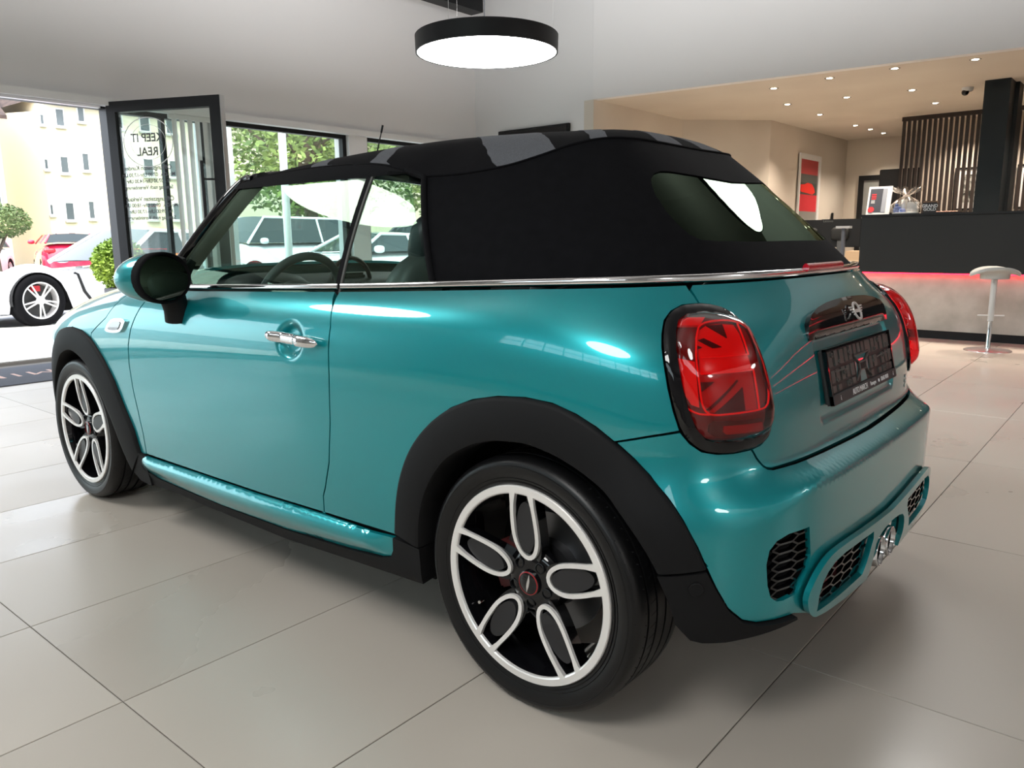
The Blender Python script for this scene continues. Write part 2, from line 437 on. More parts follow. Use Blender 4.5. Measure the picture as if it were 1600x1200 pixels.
def rear_surf():
    S=Surf(*build_rear())
    # outward?
    t=S.n([[.5,.7]])[0]
    if t[1]<0: S.N=-S.N
    U,Vz=np.meshgrid(S.u,S.v)
    rho=np.hypot((U-.879)/.073,(Vz-.822)/.0635)          # hollow behind the door handle
    d=.020*sstep(1.0,.45,rho)
    q=np.maximum(np.abs(U+1.2)-.292,0); q2=np.maximum(np.abs(Vz-.768)-.078,0)   # shallow recess round the number plate
    d=d+.009*sstep(.030,.012,np.hypot(q,q2))
    sg=1 if S.n([[.5,.7]])[0][1]>0 else -1
    N0=S.N.copy(); S2=Surf(S.u,S.v,S.P-N0*d[...,None])
    if S2.n([[.5,.7]])[0][1]<0: S2.N=-S2.N
    return S2
def front_surf(nx=160,nt=260):
    xs=np.linspace(1.6,3.27,nx); P=np.zeros((nt,nx,3)); tt=np.linspace(0,1.75,nt)
    cr=pchip([1.6,1.9,2.4,2.8,3.05,3.27],[0,0,.02,.05,.09,.06])
    for i,x in enumerate(xs):
        h=float(hz(x)) if x<1.75 else float(hood(x)); w=float(planw(x))
        z1=np.linspace(.12,Z0,120,endpoint=False); y1=w*(1-.25*(Z0-z1)**2)
        a=np.linspace(0,np.pi/2,900); ze=np.sin(a)**(2/6); yy=np.cos(a)**(2/4.5)
        y2=w*yy; z2=Z0+(h-Z0)*ze
        y=np.concatenate([y1,y2]); z=np.concatenate([z1,z2])
        c=float(cr(x)); ze2=np.clip((z-Z0)/(h-Z0),0,1); z=z+c*(1-(y/w)**2)*ze2**4
        z=z+.02*np.clip(1-(y/.75)**2,0,1)*ze2**4*(1 if x<3 else 1)
        ar=np.concatenate([[0],np.cumsum(np.hypot(np.diff(y),np.diff(z)))])
        L=ar[-1]; # t: metres for first 0.75, then normalised to 1.75
        q=np.where(tt<.6,tt,.6+(tt-.6)/(1.75-.6)*(L-.6))
        P[:,i,0]=x; P[:,i,1]=np.interp(q,ar,y); P[:,i,2]=np.interp(q,ar,z)
    S=Surf(tt,xs,P.transpose(1,0,2))
    if S.n([[.3,2.3]])[0][1]<0: S.N=-S.N
    return S
# ---- soft top ---------------------------------------------------------
# rim of the roof panel: seam from rear centre round the side, then window head to the windscreen header
SEAM=np.array([(.035,0,1.360),(.036,.10,1.361),(.042,.20,1.363),(.065,.30,1.366),(.105,.38,1.362),(.155,.445,1.345),(.215,.51,1.316),(.285,.563,1.292),(.395,.612,1.277),(.50,.638,1.275),(.585,.645,1.298),(.68,.642,1.318),(.80,.637,1.328),(1.0,.630,1.333),(1.2,.620,1.331),(1.36,.608,1.326),(1.47,.598,1.318)])
def spl(pts,n):
    pts=np.array(pts,float); d=np.concatenate([[0],np.cumsum(np.linalg.norm(np.diff(pts,axis=0),axis=1))]); d/=d[-1]
    # catmull-rom through points
    q=np.vstack([2*pts[0]-pts[1],pts,2*pts[-1]-pts[-2]]); out=[]
    for t in np.linspace(0,1,n):
        i=min(np.searchsorted(d,t,side='right')-1,len(pts)-2); i=max(i,0); a=(t-d[i])/(d[i+1]-d[i]); p0,p1,p2,p3=q[i],q[i+1],q[i+2],q[i+3]
        out.append(.5*((2*p1)+(-p0+p2)*a+(2*p0-5*p1+4*p2-p3)*a*a+(-p0+3*p1-3*p2+p3)*a**3))
    return np.array(out)
spz=pchip([.18,.32,.48,.65,.90,1.15,1.35,1.47],[1.412,1.427,1.435,1.437,1.432,1.419,1.401,1.384])
def roof_surf(ns=240,nv=60):
    R0=spl(SEAM,ns); v=np.linspace(0,1,nv)[:,None]
    xs=np.maximum(R0[:,0],.0); xs=np.where(R0[:,0]<.5, .22+(R0[:,0]-.035)*.28/.465, R0[:,0])
    P=np.zeros((nv,ns,3))
    P[...,0]=R0[:,0]+(xs-R0[:,0])*v; P[...,1]=R0[:,1]*(1-v)
    P[...,2]=R0[:,2]+(spz(xs)-R0[:,2])*(1-(1-v)**2.6)
    S=Surf(np.linspace(0,1,ns),v[:,0],P)
    if S.n([[.5,.8]])[0][2]<0: S.N=-S.N
    return S
def back_surf(SR,ns=220,nv=50):
    # fabric side + rear: from the belt up to the seam, v 0..1 ; u 0 rear centre .. 1 at the side window
    R0=spl(SEAM[:10],ns)
    u=np.linspace(0,1,ns); s=-1.2+u*(1.2+.372)
    us=u**.92; s=-1.2+us*1.572
    B=np.array([SR.ev([[si,float(beltz(min(max(-.36+(si+1.2)*.1,-.36),0)) if si<0 else beltz(si))-.002]])[0] for si in s])
    n=np.array([SR.n([[si,.9]])[0] for si in s]); B=B-n*.010; B[:,1]=np.maximum(B[:,1],0); B[:,2]+=.004
    v=np.linspace(0,1,nv)[:,None]
    P=np.zeros((nv,ns,3))
    for k in range(3): P[...,k]=B[:,k]*(1-v)+R0[:,k]*v
    bl=4*v*(1-v)*(.012-.004*np.exp(-((u-.5)/.2)**2)[None,:])
    P[...,0]+=bl*n[:,0]; P[...,1]+=bl*n[:,1]; P[...,2]+=bl*.4
    P[:,0,1]=0
    S=Surf(u,v[:,0],P)
    if S.n([[.1,.5]])[0][0]>0: S.N=-S.N
    return S

# ================= structure of the showroom =================
PHI = 0.00834
def struct(o): return tag(o, kind='structure')
def sbox(name, a, b, m, parent=None): 
    o = MB().box(a, b).build(name, m, parent, smooth=0)
    return struct(o) if parent is None else o
X0, YW, HC = 7.1, -6.69, 4.6
# floor: recessed joint bed with every tile on it
tile_m = vary(mat('stone_tile', (.5,.47,.42), rough=.35), (.435,.393,.342), (.492,.447,.393), 1.1, 5, .2, .8, rand=.03, rough=(.24, .42))
joint_m = mat('joint', (.13,.115,.10), rough=.9)
fl = struct(MB().box((-9,-14,-.25),(X0+.02,7.2,-.003)).build('floor', joint_m, None, smooth=0))
TX, TY = .6, 1.2
mb = MB(); g = .0016
x0, x1, y0, y1 = g, TX-g, g, TY-g; b_ = .0012
mb.add([(x0,y0,-.0035),(x1,y0,-.0035),(x1,y1,-.0035),(x0,y1,-.0035),(x0,y0,-.001),(x1,y0,-.001),(x1,y1,-.001),(x0,y1,-.001),(x0+b_,y0+b_,0),(x1-b_,y0+b_,0),(x1-b_,y1-b_,0),(x0+b_,y1-b_,0)],
       [(8,9,10,11),(4,5,9,8),(5,6,10,9),(6,7,11,10),(7,4,8,11),(0,1,5,4),(1,2,6,5),(2,3,7,6),(3,0,4,7)])
t0 = mb.build('tile', tile_m, fl, smooth=0, rot=(0,0,PHI)); tme = t0.data
ca_, sa_ = math.cos(PHI), math.sin(PHI); first = True; rest = MB()
cam_h = Vector((math.cos(YAW), math.sin(YAW)))
near = []
for i in range(-18, 11):
    for j in range(-11, 9):
        a, b = .784+TX*i, 1.4447-TY*5+TY*j-1.2*0
        cx, cyy = a+.3, b+.6
        wx, wy = cx*ca_-cyy*sa_, cx*sa_+cyy*ca_
        if a+TX > X0-.02: continue
        d = Vector((wx-CAMP[0], wy-CAMP[1])); ang = abs(math.atan2(d.x*cam_h.y-d.y*cam_h.x, d.dot(cam_h)))
        near.append((0 if (ang < .72 or d.length < 1.6) else 1, d.length, a, b))
near.sort()
for k, (fl_, dd, a, b) in enumerate(near):
    if k < 285:
        o = t0 if k == 0 else t0.copy()
        if k: COL.objects.link(o)
        o.location = (a*ca_-b*sa_, a*sa_+b*ca_, 0)
    else: 
        P = [(a+p[0], b+p[1]) for p in ((x0,y0),(x1,y0),(x1,y1),(x0,y1))]
        rest.add([(p[0]*ca_-p[1]*sa_, p[0]*sa_+p[1]*ca_, 0) for p in P], [(0,1,2,3)])
if rest.v: tag(rest.build('tiles', tile_m, fl, smooth=0, fix=False), kind='stuff')
# ceiling and upper walls
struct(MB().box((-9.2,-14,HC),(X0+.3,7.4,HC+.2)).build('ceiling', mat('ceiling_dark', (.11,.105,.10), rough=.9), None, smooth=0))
wl = struct(empty('wall_facade'))
def wp(y0, y1, z0, z1, nm='section'): return sbox(nm, (X0, y0, z0), (X0+.30, y1, z1), white, wl)
DOORY = (-1.37, .90); HZ = 2.44
wp(-6.99, 7.2, HZ, HC); wp(-6.99, -6.10, -.25, HZ); wp(-4.62, -4.33, -.25, HZ); wp(-2.62, -2.42, -.25, HZ); wp(.90, 1.6, -.25, HZ); wp(5.2, 7.2, -.25, HZ)
sbox('trim_1', (X0-.10, -6.5, HZ-.015), (X0, 5.2, HZ+.055), whitep)
sbox('trim_2', (X0-.05, -1.30, HZ-.04), (X0-.001, .8, HZ-.015), steel)
def window(n, y0, y1, z0=.06, mull=()):
    w_ = struct(empty('window_%d' % n)); f = .055
    mb = MB()
    mb.box((X0+.06,y0,z0),(X0+.14,y0+f,HZ)); mb.box((X0+.06,y1-f,z0),(X0+.14,y1,HZ)); mb.box((X0+.06,y0+f,HZ-f),(X0+.14,y1-f,HZ)); mb.box((X0+.06,y0+f,z0),(X0+.14,y1-f,z0+f))
    mb.build('frame', blackm, w_, smooth=0)
    MB().box((X0+.095,y0+f,z0+f),(X0+.103,y1-f,HZ-f)).build('pane', clear, w_, smooth=0)
    sbox('sill', (X0, y0, -.25), (X0+.30, y1, z0), white, w_)
window(1, -2.42, -1.43); window(2, -4.33, -2.62); window(3, -6.10, -4.62); window(4, 1.6, 5.2)
sbox('trim_6', (X0+.06,-1.98,.1), (X0+.13,-1.94,HZ-.05), blackm)
vb = empty('vertical_blind', (0,0,0), 0, 'white vertical slat blind behind the open glass door', 'blind')
MB().box((X0-.05,-2.58,2.38),(X0-.01,-1.98,2.43)).build('rail', whitep, vb, smooth=0)
for k in range(7):
    M_ = Matrix.Translation((X0-.03, -2.55+k*.085, 0)) @ Matrix.Rotation(.5, 4, 'Z')
    MB().box((-.001,-.042,.10),(.001,.042,2.38), M=M_).build('slat', mat('blind_fabric', (.8,.8,.8), rough=.9), vb, smooth=0)
sbox('trim_3', (X0-.01,-1.43,-.0),(X0+.16,-1.37,HZ), blackm); sbox('trim_4', (X0-.01,.90,0),(X0+.16,.96,HZ), blackm); sbox('trim_5', (X0+.02,-1.37,HZ-.03),(X0+.16,.90,HZ), blackm)
# entrance door leaf, open inwards
ang = math.atan2(-.53, -1.14)
d1 = struct(empty('door_1', (7.05, -1.375, 0), ang)); Lw, Z0_, Z1_ = 1.27, .012, 2.46
mb = MB(); mb.box((0,-.035,Z0_),(.10,.035,Z1_)); mb.box((Lw-.11,-.035,Z0_),(Lw,.035,Z1_)); mb.box((.10,-.035,Z1_-.10),(Lw-.11,.035,Z1_)); mb.box((.10,-.035,Z0_),(Lw-.11,.035,Z0_+.14)); mb.build('door_frame', blackm, d1, smooth=0)
MB().box((Lw,-.03,Z0_),(Lw+.012,.03,Z1_)).build('door_edge', steel, d1, smooth=0)
MB().box((.10,-.012,Z0_+.14),(Lw-.11,-.004,Z1_-.10)).build('door_pane', clear, d1, smooth=0)
sgn = 1 if (Vector((CAMP[0]-6.5, CAMP[1]+1.6, 0)).dot(Vector((-math.sin(ang), math.cos(ang), 0))) > 0) else -1
MB().tube([(1.07,sgn*.09,.62),(1.07,sgn*.09,1.87)], .016, 10).tube([(1.07,sgn*.09,1.70),(1.17,sgn*.03,1.70)], .010, 8).tube([(1.07,sgn*.09,.78),(1.17,sgn*.03,.78)], .010, 8).build('door_handle', blackm, d1)
prt = mat('door_print', (.10,.10,.11), rough=.8); prl = mat('door_print_light', (.8,.8,.8), rough=.8)
# lettering is stuck on so that it reads from outside
Mt = lambda u, z, s: Matrix(((sgn*1,0,0,u),(0,0,sgn*1,-.013),(0,1,0,z),(0,0,0,1)))
def dtext(body, u, z, s, m=prt, al='CENTER'):
    R_ = Matrix.Translation((u, -.0145, z)) @ Matrix.Rotation(math.pi if sgn > 0 else 0, 4, 'Z') @ Matrix.Rotation(math.pi/2, 4, 'X')
    R_ = Matrix.Translation((u, -.0145, z)) @ Matrix.Rotation(0 if sgn > 0 else math.pi, 4, 'Z') @ Matrix.Rotation(math.pi/2, 4, 'X')
    text('lettering', body, s, m, d1, bold=s*.02, M=R_, align=al, depth=.0004)
dtext('KEEP IT', .42, 2.11, .11); dtext('REAL', .42, 1.98, .11)
ringpts = lambda r: [(.435+r*math.cos(q), -.0145, 2.07+r*.82*math.sin(q)) for q in np.linspace(0, 2*math.pi, 48, endpoint=False)]
MB().tube(ringpts(.28), .004, 6, closed=True).tube([(p[0], p[1], p[2]) for p in ringpts(.20)], .002, 6, closed=True).build('emblem_ring', prl, d1)
for z, s, b in ((1.83,.058,'\u00d6ffnungszeiten Kunden'),(1.765,.05,'Mo.-Do.  07:30 Uhr-17:30 Uhr'),(1.705,.05,'Fr.  07:30 Uhr-14:30 Uhr'),(1.645,.05,'Samstag nach Vereinbarung'),(1.535,.058,'\u00d6ffnungszeiten Verkauf'),(1.475,.05,'Mo.-Do.  09:00 Uhr-18:00 Uhr'),(1.415,.05,'Fr.  09:00 Uhr-17:30 Uhr'),(1.355,.05,'Samstag nach Vereinbarung')):
    dtext(b, .40, z, s)
# right-hand wall with the opening to the reception
wr = struct(empty('wall_right'))
sbox('section', (4.985, YW-.25, -.25), (X0, YW, HC), white, wr)
A_, B_ = (4.985, -6.66), (-9.0, -8.22)
mb = MB(); mb.prism([(A_[0],A_[1]),(B_[0],B_[1]),(B_[0],B_[1]-.12),(A_[0],A_[1]-.12)], 2.9, HC, axis='z'); mb.build('header', white, wr, smooth=0)
# reception walls
recw = vary(mat('warm_wall_paint', (.66,.60,.52), rough=.9), (.64,.575,.50), (.68,.62,.54), 1, 2)
plan = [(4.983,-6.67),(4.985,-9.07),(4.01,-10.10),(3.96,-13.60),(-9.0,-13.60)]
for k in range(4):
    a, b = Vector(plan[k]), Vector(plan[k+1]); t = (b-a).normalized(); n_ = Vector((t.y, -t.x))*-.15
    if n_.dot(Vector((0, -10))-a) > 0: n_ = -n_
    mb = MB(); mb.prism([tuple(a), tuple(b), tuple(b+n_), tuple(a+n_)], -.25, 2.9, axis='z'); struct(mb.build('wall_reception', recw, None, smooth=0))
mb = MB(); mb.prism([(4.985,-6.78),(5.1,-14),(-9,-14),(-9,-8.34)], 2.9, 3.1, axis='z'); struct(mb.build('ceiling_reception', recw, None, smooth=0))
wls = struct(empty('wall_left'))
greyw = mat('grey_wall_paint', (.50,.49,.48), rough=.9)
for a, b in (((-9.2,7.2,-.25),(X0+.3,7.4,2.9)),((-9.2,7.2,4.3),(X0+.3,7.4,HC)),((-9.2,7.2,2.9),(-5,7.4,4.3)),((5,7.2,2.9),(X0+.3,7.4,4.3))): sbox('section', a, b, greyw, wls)
w5 = struct(empty('window_5'))
mb = MB()
for x in np.arange(-5, 5.01, 1.0): mb.box((x-.03,7.26,2.9),(x+.03,7.34,4.3))
for z in (2.93,3.6,4.27): mb.box((-5,7.27,z-.03),(5,7.33,z+.03))
mb.build('frame', whitep, w5, smooth=0)
for k in range(10): MB().box((-4.97+k,7.295,2.96),(-4.03+k,7.305,4.24)).build('pane', clear, w5, smooth=0)
wb_ = struct(empty('wall_rear'))
sbox('section', (-9.2,-14,-.25), (-9.0,7.2,HC), white, wb_)
sbox('beam', (6.64,-6.38,4.2),(6.86,6.9,4.45), blackm)
# door in the far reception wall
d2 = struct(empty('door_2')); dY = -13.59
mb = MB(); mb.box((3.60,dY,0),(3.69,dY+.06,2.23)); mb.box((2.60,dY,0),(2.69,dY+.06,2.23)); mb.box((2.69,dY,2.14),(3.60,dY+.06,2.23)); mb.build('door_frame', blackm, d2, smooth=0)
MB().box((3.20,dY,0),(3.60,dY+.03,2.14)).build('door_panel', mat('door_grey', (.30,.31,.30), rough=.5), d2, smooth=0)
MB().box((2.69,dY,0),(3.20,dY+.04,2.14)).build('door_recess', darkin, d2, smooth=0)
cabn = empty('wall_cabinet', (2.75,-13.2,0), 0, 'dark tall cabinet beside the grey far door, behind the counter items', 'cabinet')
mb = MB(); mb.box((-.75,-.3,0),(.40,.3,2.27)); mb.build('body', blackm, cabn, smooth=0, bevel=.01)
for x in (-.17, ): MB().box((-.745,.3,.02),(x-.004,.315,2.25)).build('door', blackm, cabn, smooth=0)
MB().box((-.166,.3,.02),(.395,.315,2.25)).build('door', blackm, cabn, smooth=0)
# ================= pendant lamps =================
lampm = mat('lamp_diffuser', (.9,.9,.9), emit=(1,.99,.965), es=LAMP_POWER)
spots = [((3.47,-2.92,2.62), 'large round black pendant lamp with a glowing white disc above the car', False),
         ((3.4,2.05,2.75), 'round black pendant lamp hanging over the entrance side', True), ((-.35,2.95,2.75), 'round black pendant lamp hanging beside the car', True),
         ((.25,-3.15,2.75), 'round black pendant lamp hanging behind the car boot', True),
         ((-6.8,-3.6,3.3), 'round black pendant lamp at the back of the hall', True), ((-6.8,3.2,3.3), 'round black pendant lamp in the back corner of the hall', True)]  # these two rear pendants are added, unseen, to brighten the car's tail
for loc, lab, _ in spots:
    e = empty('pendant_lamp', loc, 0, lab, 'lamp', 'round pendant lamps in the showroom')
    R_ = .585
    MB().lathe([(R_-.012,-.0),(R_,-.0),(R_+.004,.13),(R_,.135),(.0,.135)], 72).build('housing', blackm, e, smooth=40)
    MB().lathe([(R_-.012,.004),(0,.003)], 72).build('diffuser', lampm, e, smooth=60)
    h = HC-loc[2]
    light('wall_fill_light', 'AREA', (loc[0], loc[1], loc[2]+.15)  , 95, (math.pi, 0, 0), size=1.0, color=(1,1,1))  # added fill above each pendant, brightens ceiling and upper walls
    for k in range(3):
        a = math.radians(100+120*k); MB().tube([((R_-.04)*math.cos(a),(R_-.04)*math.sin(a),.13),((R_-.04)*math.cos(a),(R_-.04)*math.sin(a),h)], .0016, 5).build('hanging_wire', steel, e)
    MB().tube([(.30,-.33,.135),(.36,-.38,.17),(.40,-.42,.26),(.41,-.43,.5),(.41,-.43,h)], .005, 6).build('power_cord', blackm, e)
# downlights in the reception ceiling
dl = [(2.94,-7.56),(2.22,-7.40),(1.515,-7.36),(.768,-7.47),(3.26,-8.82),(2.48,-8.83),(1.71,-8.88),(1.72,-10.14),(3.25,-10.05),(3.22,-11.63),(3.18,-12.29),(3.16,-12.98),(0.0,-7.5),(-.1,-8.85),(.9,-10.2),(-.8,-10.2),(-1.2,-7.6)]
dm = mat('spot_glow', (1,1,1), emit=(1,.90,.75), es=25)
e = empty('ceiling_spot', (0,0,0)); MB().lathe([(.048,-.002),(.052,-.004),(.056,.0)], 20).build('rim_ring', blackm, e, smooth=0); MB().lathe([(.030,-.003),(0,-.004)], 16).build('bulb', dm, e, smooth=0)
names = ['front row, nearest the white wall','front row, second from the white wall','front row, above the counter end','front row, above the bar stool','second row, nearest the white wall','second row, left of the camera dome','second row, beside the camera dome','third row, above the slatted screen corner','third row, nearest the picture wall','back corridor, first of three','back corridor, second of three','back corridor, last of three']
for k, (x, y) in enumerate(dl):
    o = e if k == 0 else copy_tree(e); o.location = (x, y, 2.9)
    tag(o, ('small recessed ceiling spot, '+names[k]) if k < 12 else 'small recessed ceiling spot outside the view, '+['over the far counter end','behind the black pillar','behind the bar stool side','deep behind the counter','at the counter middle'][k-12], 'spotlight', 'recessed spots in the reception ceiling')
    light('spot_light', 'SPOT', (x, y, 2.885), 78 if k < 9 or k > 11 else 45, (0,0,0), color=(1,.85,.70))
redp2 = mat('red_reflector_low_glow', (.50, .006, .015), rough=.3, emit=(1,.01,.02), es=.01)  # weaker emission put into the lower reflectors of the unlit lamp
redd2 = mat('red_side_reflector', (.22, .006, .012), rough=.3)
revm = mat('clear_reflector', (.30, .28, .28), rough=.25)
STRIPES = [
    [(1.02,.66),(.93,.66),(1.10,.475),(1.32,.25),(1.47,.10),(1.47,.17),(1.36,.30),(1.15,.50)],
    [(.715,.66),(.655,.66),(.80,.45),(.94,.28),(1.2,.0),(1.30,.0),(1.10,.20),(.95,.36),(.80,.55)],
    [(.275,.58),(.235,.545),(.19,.47),(.325,.34),(.50,.18),(.70,.0),(.98,.0),(.80,.14),(.635,.284),(.42,.485),(.34,.55)],
    [(.118,.405),(.095,.37),(.23,.20),(.42,.0),(.50,.0),(.35,.15),(.24,.27)],
    [(.042,.19),(.036,.06),(.12,.03),(.30,.0),(.34,.0),(.17,.12)],
]
LAMPS = [
    ('reflector', [(-0.427, 0.894), (-0.438, 0.913), (-0.459, 0.921), (-0.499, 0.923), (-0.542, 0.919), (-0.552, 0.901), (-0.559, 0.859), (-0.427, 0.86)], redp, 0.0),
    ('reflector', [(-0.425, 0.829), (-0.567, 0.829), (-0.575, 0.748), (-0.505, 0.749), (-0.464, 0.75), (-0.445, 0.752), (-0.43, 0.768), (-0.425, 0.806)], redp2, 0.0),
    ('reflector', [(-0.427, 0.86), (-0.559, 0.859), (-0.567, 0.829), (-0.425, 0.829)], redp, 0.003),
    ('reflector', [(-0.55, 0.918), (-0.575, 0.909), (-0.586, 0.875), (-0.6, 0.836), (-0.61, 0.792), (-0.605, 0.76), (-0.578, 0.749), (-0.567, 0.829), (-0.559, 0.859)], redd2, 0.001),
    ('reflector', [(-0.377, 0.862), (-0.415, 0.854), (-0.421, 0.763), (-0.404, 0.769), (-0.389, 0.791)], redp, 0.001),
    ('reflector', [(-0.38, 0.93), (-0.408, 0.937), (-0.461, 0.936), (-0.44, 0.921), (-0.384, 0.922)], redp, 0.002),
    ('dark_reflector', [(-0.458, 0.92), (-0.506, 0.921), (-0.509, 0.895)], smoke, 0.002),
    ('dark_reflector', [(-0.444, 0.897), (-0.488, 0.879), (-0.464, 0.878), (-0.429, 0.894)], smoke, 0.002),
    ('dark_reflector', [(-0.425, 0.884), (-0.436, 0.88), (-0.424, 0.877)], smoke, 0.002),
    ('dark_reflector', [(-0.423, 0.814), (-0.458, 0.813), (-0.423, 0.792)], smoke, 0.002),
    ('dark_reflector', [(-0.518, 0.813), (-0.522, 0.811), (-0.445, 0.756), (-0.435, 0.757)], smoke, 0.002),
    ('dark_reflector', [(-0.532, 0.797), (-0.536, 0.749), (-0.455, 0.75)], smoke, 0.002),
    ('reversing_surround', [(-0.445, 0.727), (-0.457, 0.733), (-0.59, 0.727), (-0.599, 0.703), (-0.576, 0.694), (-0.457, 0.701), (-0.443, 0.712)], smoke, 0.0),
    ('reversing_lamp', [(-0.477, 0.722), (-0.587, 0.719), (-0.59, 0.701), (-0.483, 0.704), (-0.475, 0.71)], revm, 0.003),
]
LAMPLINES = [ [(-0.423, 0.896), (-0.435, 0.916), (-0.46, 0.924), (-0.501, 0.926), (-0.546, 0.922), (-0.575, 0.91), (-0.588, 0.878), (-0.603, 0.836), (-0.612, 0.791), (-0.607, 0.758), (-0.592, 0.748), (-0.56, 0.746), (-0.505, 0.746), (-0.464, 0.746), (-0.442, 0.749), (-0.427, 0.766), (-0.421, 0.806), (-0.417, 0.859), (-0.423, 0.896)],
    [(-0.427, 0.86), (-0.559, 0.859)],
    [(-0.55, 0.918), (-0.559, 0.859)],
    [(-0.425, 0.829), (-0.567, 0.829)],
    [(-0.567, 0.829), (-0.575, 0.748)],
    [(-0.39, 0.764), (-0.421, 0.75), (-0.442, 0.748)] ]
# ================= the cabriolet =================
SR = rear_surf(); SF = front_surf(); SRF = roof_surf(); SB = back_surf(SR)
car = empty('car', (0,0,0), 0, 'teal convertible with black fabric roof and grey stripes, seen from behind on the tiles', 'car')
B2 = (1, -1)
def flip(L): return [(b, a) for a, b in L]
RO = [(.439,.339),(.425,.415),(.408,.479),(.378,.549),(.338,.608),(.283,.661),(.213,.707),(.142,.736),(.065,.753),(-.013,.759),(-.087,.754),(-.148,.736),(-.196,.713),(-.238,.685),(-.282,.653),(-.317,.62),(-.344,.582),(-.376,.536),(-.406,.482),(-.425,.438)]
RI = [(.338,.322),(.326,.398),(.306,.461),(.276,.515),(.23,.571),(.168,.613),(.11,.639),(.05,.653),(-.013,.657),(-.078,.647),(-.144,.624),(-.21,.584),(-.247,.544),(-.288,.494),(-.314,.453),(-.328,.425)]
BZ = [(-.453,.963),(-.4,.961),(-.369,.95),(-.351,.933),(-.344,.908),(-.343,.883),(-.347,.85),(-.355,.802),(-.366,.756),(-.380,.715),(-.401,.69),(-.428,.672),(-.465,.665),(-.506,.663),(-.556,.665),(-.586,.67),(-.609,.684),(-.622,.711),(-.625,.745),(-.62,.79),(-.608,.836),(-.593,.88),(-.579,.915),(-.555,.937),(-.522,.953),(-.485,.96)]
LN = [(-.374,.907),(-.383,.928),(-.403,.938),(-.447,.943),(-.505,.938),(-.549,.927),(-.572,.913),(-.586,.878),(-.598,.836),(-.609,.791),(-.616,.745),(-.610,.717),(-.596,.699),(-.559,.690),(-.501,.688),(-.458,.690),(-.432,.698),(-.410,.723),(-.394,.764),(-.380,.818),(-.372,.875)]
DF = [(1.74,.937),(1.80,.922),(1.84,.9),(1.871,.854),(1.916,.786),(1.944,.72),(1.95,.647),(1.939,.559),(1.916,.472),(1.901,.382),(1.905,.297)]
DR = [(.762,.317),(.756,.371),(.741,.4),(.711,.482),(.695,.6),(.689,.739),(.691,.871),(.711,.926),(.748,.965)]
LIDB = [(-.575,.642),(-.596,.623),(-.606,.617),(-.624,.613),(-.713,.61),(-.867,.608),(-1.055,.606),(-1.2,.605)]
def sx(s): return SR.ev([[s, .99]])[0][0]
def bz(s): return float(beltz(s if s > 0 else sx(s)))
def belt_line(a, b, n, dz): return [(s, bz(s)+dz) for s in np.linspace(a, b, n)]
DOORB = [(1.907,.294),(1.504,.301),(1.103,.306),(.768,.316)]
door_poly = belt_line(.751, 1.70, 14, -.013)+DF+DOORB[1:3]+DR
doors = panel('door', SR, door_poly, paint, car, sides=B2, dv=.016, fine=[(.79,.97,.745,.90,.007)])
tag(doors[0], 'teal door with a chrome handle over a round hollow')
quarter = DR[::-1][1:]+[(.768,.317),(.443,.326)]+RO[:14]+[(-.312,.702)]+BZ[:10][::-1]+[(-.439,.98),(-.42,.995)]+belt_line(-.41, .73, 20, -.013)
panel('quarter_panel', SR, quarter, paint, car, sides=B2, dv=.014)
lid = belt_line(-1.2, -.43, 14, -.013)+[(-.424,.994),(-.439,.98)]+[BZ[0]]+BZ[1:][::-1][:12]+LIDB
lidp = panel('boot_lid', SR, lid, paint, car, sym=-1.2, du=.02, dv=.012, fine=[(-1.2,-.85,.64,.885,.009)])
VENT = [(-.689,.485),(-.621,.485),(-.588,.476),(-.57,.459),(-.564,.429),(-.57,.381),(-.579,.354),(-.594,.341),(-.613,.338),(-.657,.343),(-.666,.361),(-.691,.383),(-.702,.419)]
VENT2 = [(-.716,.290),(-.718,.325),(-.733,.352),(-.753,.368),(-.787,.381),(-.844,.386),(-.957,.382),(-1.040,.377),(-1.042,.36),(-1.02,.330),(-.985,.287)]
FRO = [(-.664,.335),(-.668,.30),(-.69,.275),(-.719,.262),(-.9,.243),(-1.058,.232),(-1.060,.31),(-1.075,.345),(-1.13,.36),(-1.2,.364)]
RCL = [(-.425,.438),(-.446,.392),(-.473,.343),(-.507,.311),(-.542,.299),(-.591,.294),(-.653,.292)]
bump_poly = [(-.24,.686),(-.312,.702),(-.380,.714)]+BZ[10:15]+LIDB+[(-1.2,.37),(-1.13,.366),(-1.08,.352),(-1.066,.31),(-1.064,.238)]+[(-.9,.248),(-.719,.268),(-.69,.280)]+RCL[::-1]+RO[14:][::-1]
bump_ = panel('rear_bumper', SR, bump_poly, paint, car, holes=[VENT, VENT2], sym=-1.2, du=.022, dv=.009, thick=.012)
fr_out = [(-.670,.335),(-.676,.305),(-.695,.283),(-.722,.271),(-.9,.256),(-1.056,.246),(-1.058,.31),(-1.075,.345),(-1.13,.358),(-1.2,.362),(-1.2,.392),(-1.04,.399),(-.86,.409),(-.776,.408),(-.735,.396),(-.70,.372)]
panel('diffuser_frame', SR, fr_out, paint, car, holes=[VENT2], sym=-1.2, du=.02, dv=.01, off=lambda uv: .020+0*uv[:, 0], thick=.014, gap=0, holegap=.002, sm=1)
